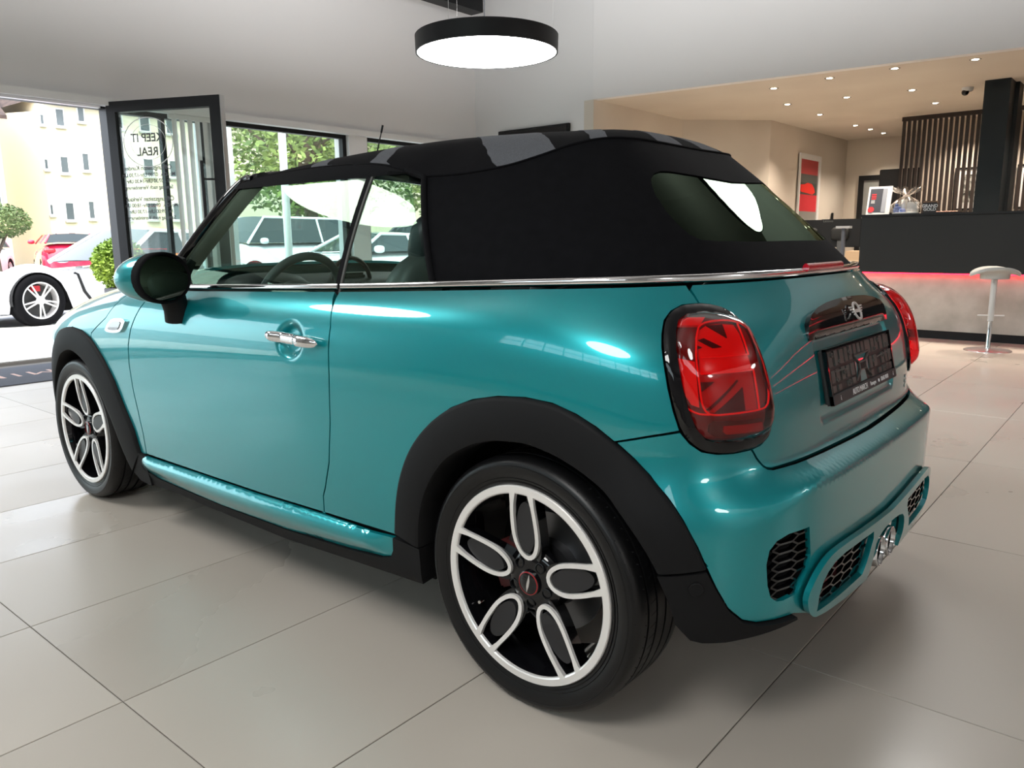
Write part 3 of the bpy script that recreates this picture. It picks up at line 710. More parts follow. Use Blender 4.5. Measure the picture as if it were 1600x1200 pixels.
# slim top corner vane of the frame on the outer side
def honeycomb(S, poly, off, a=.040, b=.0105, w_=.0022, d_=.012, sides=B2):
    out = []
    P = np.array(poly); lo, hi = P.min(0), P.max(0); mb = [MB() for _ in sides]
    seen = set()
    j = 0; y = lo[1]-b
    while y < hi[1]+b:
        x = lo[0]-a+(1.5*a if j % 2 else 0)
        while x < hi[0]+a:
            hx = [(x+a*math.cos(t)*1.0, y+b*2/math.sqrt(3)*math.sin(t)*1.0) for t in [k*math.pi/3 for k in range(6)]]
            for k in range(6):
                p, q = hx[k], hx[(k+1) % 6]; key = tuple(sorted([(round(p[0], 4), round(p[1], 4)), (round(q[0], 4), round(q[1], 4))]))
                if key in seen: continue
                seen.add(key); mid = np.array([[(p[0]+q[0])/2, (p[1]+q[1])/2]])
                if not inpoly(mid, P)[0]: continue
                A = S.ev([p, q]); N = S.n([p, q])
                for si, sd_ in enumerate(sides):
                    X = [Vector((A[i][0], A[i][1]*sd_, A[i][2]))+Vector((N[i][0], N[i][1]*sd_, N[i][2]))*off for i in (0, 1)]
                    n_ = Vector((N[0][0], N[0][1]*sd_, N[0][2])); t = (X[1]-X[0]).normalized(); c_ = t.cross(n_)*w_
                    vs = [X[0]-c_, X[1]-c_, X[1]+c_, X[0]+c_]; vs += [v-n_*d_ for v in vs]
                    mb[si].add(vs, [(0,1,2,3),(0,4,5,1),(1,5,6,2),(2,6,7,3),(3,7,4,0)])
            x += 3*a
        y += b; j += 1
    return mb
for poly, o_ in ((VENT, -.006), (VENT2, .006)):
    for mb in honeycomb(SR, poly, o_): mb.build('honeycomb_grille', gloss, car, smooth=0, fix=False)
fog = [(-.77,.325),(-.775,.352),(-.80,.366),(-.86,.366),(-.862,.335),(-.82,.322)]
panel('fog_lamp', SR, fog, redd, car, off=-.004, gap=0, sides=(1,))
# dark liner just under the skin (what shows through the gaps)
circ = lambda cx, cz, r, n=28: [(cx+r*math.cos(2*math.pi*k/n), cz+r*math.sin(2*math.pi*k/n)) for k in range(n)]
def linerpoly():
    return [(-1.2,.24),(-.62,.27),(-.50,.30),(-.40,.44)]+[(x, z) for x, z in [(-.36,.50),(-.30,.58),(-.2,.66),(-.1,.70),(0,.71),(.1,.70),(.2,.66),(.30,.58),(.36,.50),(.39,.33),(.40,.22),(1.95,.20),(1.96,.90),(1.7,.90)]]+belt_line(1.5, -1.1, 16, -.03)+[(-1.2,.985)]
panel('inner_liner', SR, linerpoly(), darkin, car, off=-.045, gap=0, sym=-1.2, du=.06, dv=.04, edge=.04, thick=.002)
# ---- front wing, bonnet ----
FO = [(1.952,.177),(1.976,.269),(2.032,.355),(2.095,.448),(2.183,.533),(2.294,.607),(2.38,.637),(2.495,.648),(2.61,.630),(2.72,.57),(2.81,.49),(2.87,.39),(2.90,.28),(2.92,.177)]
FI = [(2.045,.08),(2.091,.161),(2.14,.27),(2.20,.36),(2.28,.45),(2.38,.515),(2.495,.540),(2.61,.515),(2.71,.45),(2.79,.36),(2.84,.25),(2.85,.15)]
HL = [(2.294,.607),(2.286,.634),(2.24,.662),(2.15,.713),(2.091,.782),(2.038,.85),(1.92,.905),(1.80,.925)]
DF2 = [(1.775,.865),(1.805,.848),(1.842,.814),(1.873,.755),(1.918,.677),(1.946,.603),(1.952,.53),(1.941,.442),(1.918,.354),(1.903,.265),(1.907,.177)]
wing = panel('front_wing', SF, flip(HL[::-1]+FO[:5][::-1]+[(1.93,.174)]+DF2[::-1]), paint, car, sides=B2, du=.018, dv=.03)
bon = FO[5:]+[(3.27,.177),(3.27,1.75),(1.99,1.75),(1.96,1.4),(1.90,1.15),(1.82,.965),(1.79,.93)]+HL[::-1][:-1]
panel('bonnet', SF, flip(bon), paint, car, sym=1.75, du=.025, dv=.03)
nose = SF.P[-1]; mb = MB(); vs = [V3(p) for p in nose[::6]]+[(p[0], -p[1], p[2]) for p in nose[::-1][::6]]
mb.add(vs, [tuple(range(len(vs)))]); mb.build('front_grille', gloss, car, smooth=0, fix=False)
panel('wing_liner', SF, flip([(1.9,.1),(1.97,.2),(2.05,.36),(2.15,.47),(2.28,.56),(2.495,.60),(2.70,.54),(2.83,.40),(2.87,.2),(3.25,.2),(3.25,1.0),(1.9,.88),(1.86,.80),(1.90,.5),(1.88,.2)]), darkin, car, sides=B2, off=-.03, gap=0, du=.05, dv=.05, edge=.04, thick=.002)
SC = [(2.132,.659),(2.087,.704),(2.04,.716),(1.966,.718),(1.950,.706),(1.979,.663),(2.03,.652),(2.11,.650)]
sc1 = panel('side_indicator', SF, flip(SC), chrome, car, sides=B2, off=lambda uv: .010+0*uv[:, 0], gap=0, thick=.012, sm=1, du=.01, dv=.01)
ce = np.mean(SC, axis=0); SC2 = [tuple(ce+(np.array(p)-ce)*.62) for p in SC]
panel('indicator_lens', SF, flip(SC2), mat('smoke_lens', (.25, .25, .26), rough=.1, coat=1), sc1[0], off=.0125, gap=0, thick=.003, sm=1, du=.01, dv=.01)
# ---- black arches ----
def lineat(L, n):
    L = np.array(L, float); d = np.concatenate([[0], np.cumsum(np.linalg.norm(np.diff(L, axis=0), axis=1))]); t = np.linspace(0, d[-1], n)
    fx, fy = pchip(d, L[:, 0]), pchip(d, L[:, 1]); return np.stack([fx(t), fy(t)], 1)
def arch(name, S, O, I, k0=None):
    n = 70; A, Bn = lineat(O, n), lineat(I, n); prof = [(0,-.006),(.0,.004),(.025,.010),(.10,.0135),(.5,.017),(.86,.019),(.97,.016),(1.0,.009)]
    for sd_ in B2:
        P = []
        for t, o_ in prof:
            uv = A*(1-t)+Bn*t; X = S.ev(uv)+S.n(uv)*o_; X[:, 1] *= sd_; P.append(X)
        X = P[-1].copy(); X[:, 1] -= sd_*.10; P.append(X)
        o = MB().grid(np.array(P)).build(name, blackp, car, smooth=50)
arch('wheel_arch_trim', SR, RO, RI)
arch('wheel_arch_trim', SF, flip(FO), flip(FI))
low = [(-.328,.421),(-.425,.434)]+RCL[1:]+[(-.657,.283),(-.578,.277),(-.507,.272),(-.468,.270),(-.42,.272),(-.395,.279),(-.365,.314),(-.352,.361)]
cl = panel('corner_trim', SR, low, blackp, car, sides=B2, off=lambda uv: .012+.006*np.clip((uv[:, 0]+.5)/.12, 0, 1), gap=.0015, thick=.04, dv=.012)
for k_, o in enumerate(cl):
    p = SR.ev([[-.404,.397]])[0]; n_ = SR.n([[-.404,.397]])[0]
    if k_ == 0:
        q = Vector(n_).to_track_quat('Z', 'Y'); MB().lathe([(0,.0195),(.0135,.0195),(.0145,.0185),(.0165,.0185),(.0165,.014)], 28).build('parking_sensor', blackp, o, loc=Vector(p), rot=q.to_euler())
lowf = [(.338,.322),(.439,.328),(.444,.318),(.455,.283),(.492,.257),(.48,.212),(.423,.205),(.345,.21),(.338,.25)]
SK = [(1.946,.248),(1.91,.226),(1.808,.213),(1.611,.208),(1.367,.205),(.978,.213),(.651,.234),(.50,.250),(.462,.262),(.448,.285),(.444,.322)]
RK = [(1.96,.20),(1.93,.168),(1.696,.176),(1.489,.172),(.991,.172),(.6,.196),(.423,.207),(.345,.212)]
def skoff(uv):
    zt = np.interp(uv[:, 0], [.44,.768,1.103,1.504,1.907], [.322,.312,.303,.298,.290]); zb = np.interp(uv[:, 0], [.45,.65,.978,1.367,1.611,1.9], [.255,.234,.213,.205,.208,.225])
    t = np.clip((zt-uv[:, 1])/(zt-zb), 0, 1); e = sstep(.44,.56,uv[:, 0])*sstep(2.0,1.85,uv[:, 0])
    return .006+.022*np.sin(np.pi*np.clip(t*1.05, 0, 1)**.7)*e
skirt = DOORB+[(.443,.323)]+SK[::-1][1:]
skirt = [(a, b-.004) if i < 5 else (a, b) for i, (a, b) in enumerate(skirt)]
sl = panel('sill_skirt', SR, skirt, paint, car, sides=B2, off=skoff, dv=.008, thick=.012, gap=.001)
panel('sill_trim', SR, SK[:9]+[(.448,.285),(.443,.324),(.338,.318)]+RK[::-1], blackp, car, sides=B2, off=lambda uv: .004+.010*sstep(.17,.25,uv[:, 1]), dv=.01, thick=.10, gap=.001)
panel('sill_trim', SF, flip([(1.905,.17),(1.952,.177),(2.091,.161),(2.045,.085),(1.99,.055),(1.90,.05)]), blackp, car, sides=B2, off=.012, dv=.02, du=.02, thick=.08, gap=0)
# ---- wheel housings, underbody ----
for cx in (0, 2.495):
    for sd_ in B2:
        P = []
        for a in np.linspace(math.radians(2), math.radians(178), 40):
            P.append([(cx+.372*math.cos(a), y*sd_, .309+.372*math.sin(a)) for y in (.745,.68,.56)]+[(cx, .56*sd_, .309)])
        MB().grid(np.array(P)).build('wheel_housing', darkin, car, smooth=40)
mb = MB(); mb.box((.36,-.78,.20),(2.12,.78,.26)); mb.box((-.45,-.52,.24),(.4,.52,.34)); mb.box((2.1,-.55,.20),(3.2,.55,.30)); mb.box((-.53,-.14,.33),(-.40,.14,.37)); mb.build('underbody', darkin, car, smooth=0)
# ---- chrome belt strip, high brake lamp ----
def strip_poly(a, b, n, lo, hi): return belt_line(a, b, n, lo)+belt_line(b, a, n, hi)
def strip_path(a, b, n, dz, out):
    s_ = np.linspace(a, b, n); uv = np.array([(q, bz(float(q))+dz) for q in s_]); return SR.ev(uv)+SR.n(uv)*out
half = strip_path(-1.2, .742, 120, -.003, .002); half[0, 1] = 0
pth = [V3(p) for p in half[::-1]]+[(p[0], -p[1], p[2]) for p in half[1:]]
MB().tube(pth, .0098, 12, sq=.62, up=(0,0,1)).build('chrome_strip', chrome, car, smooth=80)
for sd_ in B2:
    h2_ = strip_path(.757, 1.72, 60, -.003, .002); MB().tube([(p[0], p[1]*sd_, p[2]) for p in h2_], .0098, 12, sq=.62, up=(0,0,1)).build('chrome_strip', chrome, car, smooth=80)
hb = strip_path(-1.2, -1.015, 20, .002, .010); hb[0, 1] = 0
MB().tube([V3(p) for p in hb[::-1]]+[(p[0], -p[1], p[2]) for p in hb[1:]], .0115, 10, sq=.75, up=(0,0,1)).build('brake_lamp', mat('brake_lens', (.60,.012,.03), rough=.15, coat=1), car, smooth=80)
# ---- tail lamps ----
def near_edge(poly):
    A = np.array(resample(poly, .006))
    return lambda uv: np.array([np.sqrt(((A-p)**2).sum(1).min()) for p in uv])
for sd_ in B2:
    bzl = panel('lamp_bezel', SR, BZ, gloss, car, holes=[LN], sides=(sd_,), off=lambda uv, f=near_edge(BZ), g=near_edge(LN): .004+.005*np.clip(f(uv)/.010, 0, 1), gap=.002, holegap=0, thick=.02, du=.006, dv=.006, edge=.006, sm=1)
    ne = near_edge(LN)
    tl = panel('tail_lamp', SR, LN, redlens, car, sides=(sd_,), off=lambda uv: .008+.030*(1-np.exp(-ne(uv)/.016)), gap=.0005, thick=.03, du=.008, dv=.008, edge=.007, sm=1)
    tag(tl, 'glossy red tail lamp lens over a flag pattern of reflectors')
    panel('reflector_base', SR, LN, redd, tl, sides=(sd_,), off=-.006, gap=.002, thick=.004, du=.03, dv=.03, sm=1)
    def pc(pts, m, o_, nm='reflector'):
        panel(nm, SR, pts, m, tl, sides=(sd_,), off=o_, gap=0, thick=.006, du=.03, dv=.03, edge=.01)
    for nm, pts, mt, o_ in LAMPS: pc(pts, mt, o_, nm)
    for L in LAMPLINES:
        X = SR.ev(lineat(L, 60 if len(L) > 6 else 6)); N = SR.n(lineat(L, 60 if len(L) > 6 else 6)); X = X+N*.006; X[:, 1] *= sd_
        MB().tube(X, .0022, 6).build('light_guide', redb, tl)
# ---- boot plinth, badge, number plate holder, exhausts ----
PL = [(-.855,.863),(-.850,.880),(-.856,.900),(-.885,.916),(-.94,.927),(-1.02,.935),(-1.1,.938),(-1.2,.940),(-1.2,.8655),(-1.0,.865)]
plo = lambda uv: .003+.013*np.clip((uv[:, 1]-.864)/.05, 0, 1)
panel('boot_handle_panel', SR, PL, gloss, car, sym=-1.2, off=plo, gap=0, thick=.02, du=.014, dv=.008)
bp = empty('badge'); bp.parent = car
bc = SR.ev([[-1.2, .902]])[0]+SR.n([[-1.2, .902]])[0]*.0225; n_ = SR.n([[-1.2, .902]])[0]
bp.location = Vector(bc); bp.rotation_euler = Vector(n_).to_track_quat('Z', 'Y').to_euler()
mb = MB(); mb.lathe([(.0255,0),(.0255,.004),(.0205,.004),(.0205,0)], 30, close=True)
for k in range(4):
    L = [.050, .046, .038, .030][k]
    for s in (-1, 1): mb.box((s*.0205, .011-.0068*k, .0), (s*L, .0145-.0068*k, .003))
mb.box((-.017, -.004, 0), (.017, .005, .003)); mb.build('winged_emblem', satin, bp, smooth=30)
hp = empty('number_plate_holder'); hp.parent = car; hp['label'] = 'empty black number plate holder with dealer lettering'
zt, zb, xt, xb = .838, .704, -.4545, -.4845
ax = Vector((xb-xt, 0, zb-zt)).normalized(); nrm = Vector((-abs(ax.z), 0, ax.x*(-1) if ax.z < 0 else ax.x)).normalized()
nrm = Vector((0, -1, 0)).cross(ax).normalized(); nrm = nrm if nrm.x < 0 else -nrm
Mh = Matrix((Vector((0, -1, 0)), -ax, nrm)).transposed().to_4x4(); Mh.translation = Vector(((xt+xb)/2, 0, (zt+zb)/2)); hp.matrix_local = Mh
H, W_ = .0685, .266; ho = mat('holder_black', (.03, .03, .03), rough=.5)
mb = MB(); mb.box((-W_,-H,-.012),(W_,H,.002)); mb.build('back_board', ho, hp, smooth=0, bevel=.004)
mb = MB(); mb.box((-W_,H-.006,0),(W_,H,.009)); mb.box((-W_,-H,0),(-W_+.006,H,.009)); mb.box((W_-.006,-H,0),(W_,H,.009)); mb.build('rim', gloss, hp, smooth=0)
mb = MB(); mb.box((-W_,-H-.001,0),(W_,-H+.0245,.0105)); mb.build('name_bar', mat('holder_grey', (.045,.045,.048), rough=.55), hp, smooth=0, bevel=.0015)
ho = mat('holder_black', (.03, .03, .03), rough=.5); rnd = random.Random(4)
mb = MB(); mb2 = MB()
for k, x0 in enumerate([-.245,-.205,-.165,-.130,-.095,.060,.095,.130,.168,.205,.232]):
    wd = .022 if k % 2 else .026
    for (a, b) in ((.022,.060),(-.018,.016),(-.041,-.022)):
        if rnd.random() < .9:
            mb.box((x0, a+.002*rnd.random(), .002), (x0+wd, b-.004*rnd.random(), .0045+.002*rnd.random()))
for x in np.arange(-.09, .06, .032): mb.box((x,.034,.002),(x+.020,.060,.006))
for (x, y) in [(-.225,.05),(-.18,.03),(-.15,.0),(-.21,-.012),(-.10,.045),(.115,.03),(.15,.05),(.18,.005),(.22,.03),(.09,.0),(-.12,-.03),(.19,-.03)]: mb.lathe([(.006,.003),(.006,.009),(.0035,.009),(.0035,.004)], 12, o=(x, y, 0))
mb.build('clip_ribs', mat('rib_grey', (.085,.085,.08), rough=.45), hp, smooth=0, fix=False)
mb = MB()
for s in (-1, 1):
    mb.tube([(s*.062,.030,.006),(s*.026,.008,.006),(s*.026,-.012,.006),(s*.062,-.036,.006)], .0022, 5); mb.tube([(s*.15-.03*s,.005,.006),(s*.22,.009,.006)], .002, 5)
mb.tube([(-.026,.008,.006),(.026,.008,.006)], .0022, 5); mb.tube([(-.026,-.012,.006),(.026,-.012,.006)], .0022, 5)
mb.tube([(-.062,.030,.006),(.062,.030,.006)], .0022, 5)
mb.build('cross_brace', MATS['rib_grey'], hp, smooth=0, fix=False)
mb = MB(); mb.add([(-.050,.029,.003),(.050,.029,.003),(.022,.010,.003),(-.022,.010,.003)], [(0,1,2,3)]); mb.add([(-.02,-.014,.003),(.02,-.014,.003),(.026,-.042,.003),(-.026,-.042,.003)], [(0,1,2,3)])
for s in (-1, 1): mb.add([(s*.034,.004,.003),(s*.052,.022,.003),(s*.052,-.03,.003),(s*.034,-.010,.003)], [(0,1,2,3)])
mb.build('opening', paint, hp, smooth=0, fix=False)
for body, x, s, al in (('AUTO MARCH', -.065, .0215, 'CENTER'), ('Remagen', .045, .0155, 'CENTER'), ('02642-9010', .150, .0165, 'CENTER'), ('i', -.215, .018, 'CENTER'), ('i', .235, .018, 'CENTER')):
    text('lettering', body, s, mat('letter_white', (.85,.85,.85), rough=.5), hp, (x, -H+.0118, .0109), depth=.0003, sx=.86)
MB().tube([(.092,-.0605,.011),(.092,-.0525,.011)], .003, 6, sq=.7).build('phone_mark', MATS['letter_white'], hp)
cb = SR.ev([[-.985, .645]])[0]; n_ = SR.n([[-.985, .645]])[0]
ce_ = empty('lid_badge'); ce_.parent = car; ce_.location = Vector((cb[0], -.50, cb[2]+.015))+Vector(n_)*.004+Vector((.022, 0, 0)); ce_.rotation_euler = Vector((n_[0], -.22, n_[2])).to_track_quat('Z', 'Y').to_euler()
mb = MB()
for k in range(3): mb.box((-.03, -.02+.015*k, 0), (.03, -.012+.015*k, .003))
mb.build('letters', satin, ce_, smooth=0)
for s in (1, -1):
    e_ = empty('exhaust_tip'); e_.parent = car; e_.location = (-.568, s*.0475, .287)
    MB().lathe([(.036,.17),(.042,.10),(.0425,.012),(.040,.0),(.0375,-.001),(.0345,.004),(.034,.06)], 36, axis='x').build('pipe', chrome, e_, smooth=45)
    MB().lathe([(.0342,.01),(.033,.05),(.0,.06)], 30, axis='x').build('bore', darkin, e_, smooth=45)
# ---- door handle ----
for sd_, dr in zip(B2, doors):
    P0 = Vector(V3(SR.ev([[.850,.828]])[0])); 
    pts = []; rs = []
    for t in np.linspace(-1, 1, 25):
        u = .850-.132*t; b = SR.ev([[u, .8285-.004*t]])[0]
        o_ = .024-.006*t*t; pts.append((b[0], (b[1]+o_)*sd_, b[2])); rs.append(.0165*(max(1-abs(t)**4.5, 0)**.5)+.001)
    MB().tube(pts, rs, 14, sq=.62, up=(0,0,1)).build('door_handle', chrome, dr, smooth=60)
# ---- soft top ----
def gridpanel(name, S, poly, m, holes=(), off=0., thick=.004, **k): return panel(name, S, poly, m, car, holes=holes, off=off, thick=thick, gap=0, **k)
ft = empty('soft_top'); ft.parent = car; ft['label'] = 'black fabric roof with a woven grey flag pattern'
def full(S, u0, u1, v0, v1, nu, nv, name, m, off, par, cut=None):
    for_ = []
    U = np.linspace(u0, u1, nu); Vv = np.linspace(v0, v1, nv)
    mb = MB()
    for sd_ in B2:
        P = []
        for v in Vv:
            uv = np.stack([U, np.full(nu, v)], 1); X = S.ev(uv)+S.n(uv)*off; X[:, 1] *= sd_; P.append(X)
        mb.grid(np.array(P))
    return mb.build(name, m, par, smooth=60)
full(SRF, 0, 1, 0, 1, 120, 34, 'roof_fabric', fabric, 0, ft)
full(SRF, 0, 1, 0.0, 1, 40, 12, 'roof_lining', interior, -.03, ft)
WIN = [(0,.700),(.12,.712),(.24,.727),(.30,.735),(.335,.732),(.362,.712),(.385,.670),(.398,.62),(.408,.55),(.411,.44),(.405,.345),(.392,.275),(.370,.240),(.33,.228),(.2,.219),(0,.219)]
panel('back_fabric', SB, [(0,0)]+[(x, 0) for x in np.linspace(.05, .98, 22)]+[(1,0),(1,.98)]+[(x, 1) for x in np.linspace(1, .02, 22)]+[(0,1),(0,.700)]+WIN[1:-1]+[(0,.219)], fabric, ft, sym=0, gap=0, du=.03, dv=.04, thick=.004, edge=.02)
rw = panel('rear_window', SB, WIN, privacy, ft, sym=0, gap=-.002, off=-.003, thick=.003, du=.04, dv=.04)
tag(rw, 'dark tinted rear window set in the fabric')
full(SB, 0.42, 1, 0, 1, 24, 8, 'side_lining', interior, -.03, ft)
# seam piping between roof and rear panel
for sd_ in B2:
    X = spl(SEAM[:10], 60); X = X+np.array([0,0,.0015]); X[:, 1] *= sd_
    MB().tube(X, .0035, 6).build('seam', fabric, ft)
# grey bands
_R0 = spl(SEAM, 240)
def roof_uv(x, y):
    P = SRF.P; d = (P[..., 0]-x)**2+(P[..., 1]-y)**2; j, i = np.unravel_index(np.argmin(d), d.shape); return (float(SRF.u[i]), float(SRF.v[j]))
SRFt = Surf(SRF.u, SRF.v, SRF.P); SRFt.N = SRF.N
for bl in STRIPES:
    uv = [roof_uv(x, y) for x, y in resample(bl, .04)]
    vq = [(u, max(v, .012)) for u, v in uv]
    q = [vq[0]]
    for a in vq[1:]:
        if abs(a[0]-q[-1][0])+abs(a[1]-q[-1][1]) > .006: q.append(a)
    try: panel('grey_band', SRF, q, stripe, ft, sides=B2, off=.0012, gap=0, thick=.0012, du=.02, dv=.03, edge=.03)
    except Exception as ex: print('band', ex)
# ---- glass house ----
gu, gv = np.linspace(.2, 2.0, 60), np.linspace(.92, 1.34, 30)
GX, GZ = np.meshgrid(gu, gv); t_ = np.clip((GZ-.965)/.335, -.2, 1.1); GY = .752-.115*t_+.010*4*t_*(1-t_)-.06*np.clip((GX-1.3)/.7, 0, 1)**2*np.clip(t_, 0, 1)
SG = Surf(gu, gv, np.stack([GX, GY, GZ], 2)); 
if SG.n([[1, 1.1]])[0][1] < 0: SG.N = -SG.N
DG = [(.772,.955),(1.60,.945),(1.735,.99),(1.70,1.034),(1.56,1.167),(1.425,1.288),(1.36,1.296),(.735,1.303)]
QG = [(.748,.962),(.712,1.300),(.62,1.300),(.565,1.285),(.52,1.22),(.45,1.10),(.37,.975)]
dgl = panel('door_window', SG, DG, win, car, sides=B2, thick=.002, gap=0, du=.06, dv=.04)
qgl = panel('quarter_window', SG, QG, win, car, sides=B2, thick=.002, gap=0, du=.06, dv=.04)
for sd_ in B2:
    for (a, b, m_, o_, nm, w_) in (((.764,.955),(.728,1.303), rubber, .003, 'window_divider', .012), ((.751,.957),(.715,1.300), mat('edge_grey', (.10,.10,.095), rough=.8, spec=.2), .004, 'glass_edge', .004)):
        panel(nm, SG, [(a[0]-w_, a[1]), (a[0]+w_, a[1]), (b[0]+w_, b[1]), (b[0]-w_, b[1])], m_, car, sides=(sd_,), off=o_, thick=.006, gap=0, du=.05, dv=.05)
    rim = spl(SEAM[9:], 50)
    lo = []
    for p in rim:
        x = p[0]; z = 1.287 if x > .60 else 1.287-.0*x
        g = SG.ev([[x, min(z, p[2]-.006)]])[0]; lo.append((x, g[1]+.004, g[2]))
    P = np.array([[(a[0], a[1]*sd_, a[2]-.001) for a in rim], [((a[0]+b[0])/2, ((a[1]+b[1])/2+.006)*sd_, (a[2]+b[2])/2) for a, b in zip(rim, lo)], [(b[0], b[1]*sd_, b[2]) for b in lo], [(b[0], (b[1]-.03)*sd_, b[2]+.004) for b in lo]])
    MB().grid(P).build('window_seal', rubber, car, smooth=50)
    # rear edge of the opening, down the fabric edge
    E_ = SB.ev([[1, v] for v in np.linspace(0, 1, 16)]); n2 = []
    path = [(p[0]+.006, (p[1]+.002)*sd_, p[2]) for p in E_]+[(.535, .640*sd_, 1.283), (.575, .6435*sd_, 1.296)]
    MB().tube(path, .010, 8).build('window_seal', rubber, car, smooth=60)
    P = []
    for p in E_: P.append([(p[0]+.004, p[1]*sd_, p[2]), (p[0]+.028+.03*(p[2]-1.0), (p[1]-.03)*sd_, p[2])])
    MB().grid(np.array(P)).build('opening_lining', interior, car, smooth=50)
    # windscreen pillar
    pil = spl([(1.40,.612,1.322),(1.47,.600,1.318),(1.56,.648,1.222),(1.70,.700,1.085),(1.80,.728,.99),(1.88,.74,.925)], 40)
    MB().tube([(p[0], p[1]*sd_, p[2]) for p in pil], [.010+.014*min(1, k/9) for k in range(40)], 12, sq=.8).build('windscreen_pillar', gloss, car, smooth=60)
    MB().tube([(p[0]-.075, (p[1]-.022)*sd_, p[2]+.004) for p in pil[3:36]], .031, 10, sq=.5, up=(0,1,0)).build('pillar_trim', mat('trim_dark_grey', (.014,.015,.015), rough=.8, spec=.2), car, smooth=60)
    mb = MB(); Y = .742*sd_
    mb.prism([(1.58,.945),(1.76,.945),(1.83,.96),(1.70,1.06),(1.655,1.05),(1.645,.99)], .742*sd_, .755*sd_, axis='y'); mb.build('mirror_sail', blackm, car, smooth=0)
hdr = spl([(1.45,-.60,1.322),(1.475,-.45,1.345),(1.495,-.2,1.368),(1.50,0,1.374),(1.495,.2,1.368),(1.475,.45,1.345),(1.45,.60,1.322)], 30)
MB().tube(hdr, [.008]+[.018]*28+[.008], 10).build('windscreen_header', gloss, car, smooth=60)
P = []
for t in np.linspace(0, 1, 12):
    row = []
    for s in np.linspace(-1, 1, 17):
        top = Vector((1.50-.03*abs(s)**2.2, .60*s, 1.368-.05*abs(s)**2)); bot = Vector((2.02-.17*abs(s)**2.2, .73*s, 1.0-.05*abs(s)**2)); p = top*(1-t)+bot*t
        p.x += .02*4*t*(1-t); p.z += .012*4*t*(1-t); row.append(p)
    P.append(row)
MB().grid(np.array(P)).build('windscreen', clear, car, smooth=60)
an = empty('roof_aerial'); an.parent = car
MB().tube([(1.485,0,1.378),(1.478,0,1.40),(1.415,0,1.556)], [.006,.0035,.0022], 8).build('rod', blackm, an); MB().tube([(1.424,0,1.534),(1.413,0,1.562)], [.004,.0045], 8).build('tip', blackm, an)
# ---- interior ----
mb = MB(); mb.ell((1.86,0,.87),(.26,.70,.095),28,12,p=3); mb.ell((1.74,.37,.925),(.13,.17,.060),20,10,p=2.5); mb.build('dashboard', interior, car, smooth=60)
MB().tube([(1.66,.105*math.cos(a),.93+.105*math.sin(a)) for a in np.linspace(0, 2*math.pi, 30, endpoint=False)], .010, 8, closed=True).build('centre_display_ring', mat('red_rim', (.03,.008,.008), rough=.3), car)
mb = MB(); mb.box((1.665,-.09,.89),(1.70,.09,.97)); mb.build('centre_display', gloss, car, smooth=0, bevel=.01)
MB().tube([(1.56, -.30+.055*math.cos(a)*1.6, .955+.02*math.sin(a)) for a in np.linspace(0, 2*math.pi, 24, endpoint=False)], .005, 6, closed=True).build('air_vent_ring', chrome, car)
sw = empty('steering_wheel'); sw.parent = car; sw.location = (1.505,.37,.885); sw.rotation_euler = (0, math.radians(-22), 0)
MB().tube([(0,.180*math.cos(a),.180*math.sin(a)) for a in np.linspace(0, 2*math.pi, 48, endpoint=False)], .0165, 10, closed=True).build('rim', leather, sw, smooth=60)
mb = MB(); mb.ell((.03,0,0),(.035,.07,.065),16,10,p=3)
for a in (0, math.pi, -math.pi/2): mb.tube([(.02,.04*math.cos(a),.04*math.sin(a)),(.002,.17*math.cos(a),.17*math.sin(a))], .018, 8, sq=.6)
mb.build('spokes', interior, sw, smooth=60)
def seat(y):
    e = empty('front_seat'); e.parent = car; e.location = (.98, y, .50)
    Mx = Matrix.Rotation(math.radians(-14), 3, 'Y')
    mb = MB(); mb.ell((.08,0,.0),(.27,.25,.09),24,10,p=3.5); mb.build('cushion', leather, e, smooth=60)
    mb = MB(); mb.ell((-.20,0,.27),(.075,.235,.31),24,14,p=3.2,M=Mx); mb.build('backrest', leather, e, smooth=60)
    mb = MB(); mb.ell((-.262,0,.60),(.045,.13,.09),20,12,p=3,M=Mx); mb.build('headrest', leather, e, smooth=60)
    MB().tube([(-.25,-.05,.50),(-.262,-.05,.60)], .007, 8).tube([(-.25,.05,.50),(-.262,.05,.60)], .007, 8).build('headrest_posts', chrome, e)
seat(.37); seat(-.37)
e = empty('rear_seat'); e.parent = car; mb = MB(); mb.ell((.28,0,.52),(.22,.55,.10),24,10,p=4); mb.build('cushion', leather, e, smooth=60)
for y in (-.27, .27):
    mb = MB(); mb.ell((.05,y,.74),(.08,.25,.25),20,12,p=3.5,M=Matrix.Rotation(math.radians(-12),3,'Y')); mb.build('backrest', leather, e, smooth=60)
mb = MB(); mb.box((-.2,-.70,.42),(1.9,.70,.46)); [mb.prism([(.34,.45),(1.78,.45),(1.78,.945),(1.5,.954),(.75,.975),(.36,.992)], s*.70, s*.728, axis='y') for s in (1, -1)]; mb.box((-.30,-.62,.90),(.02,.62,.93)); mb.build('cabin_trim', interior, car, smooth=0)
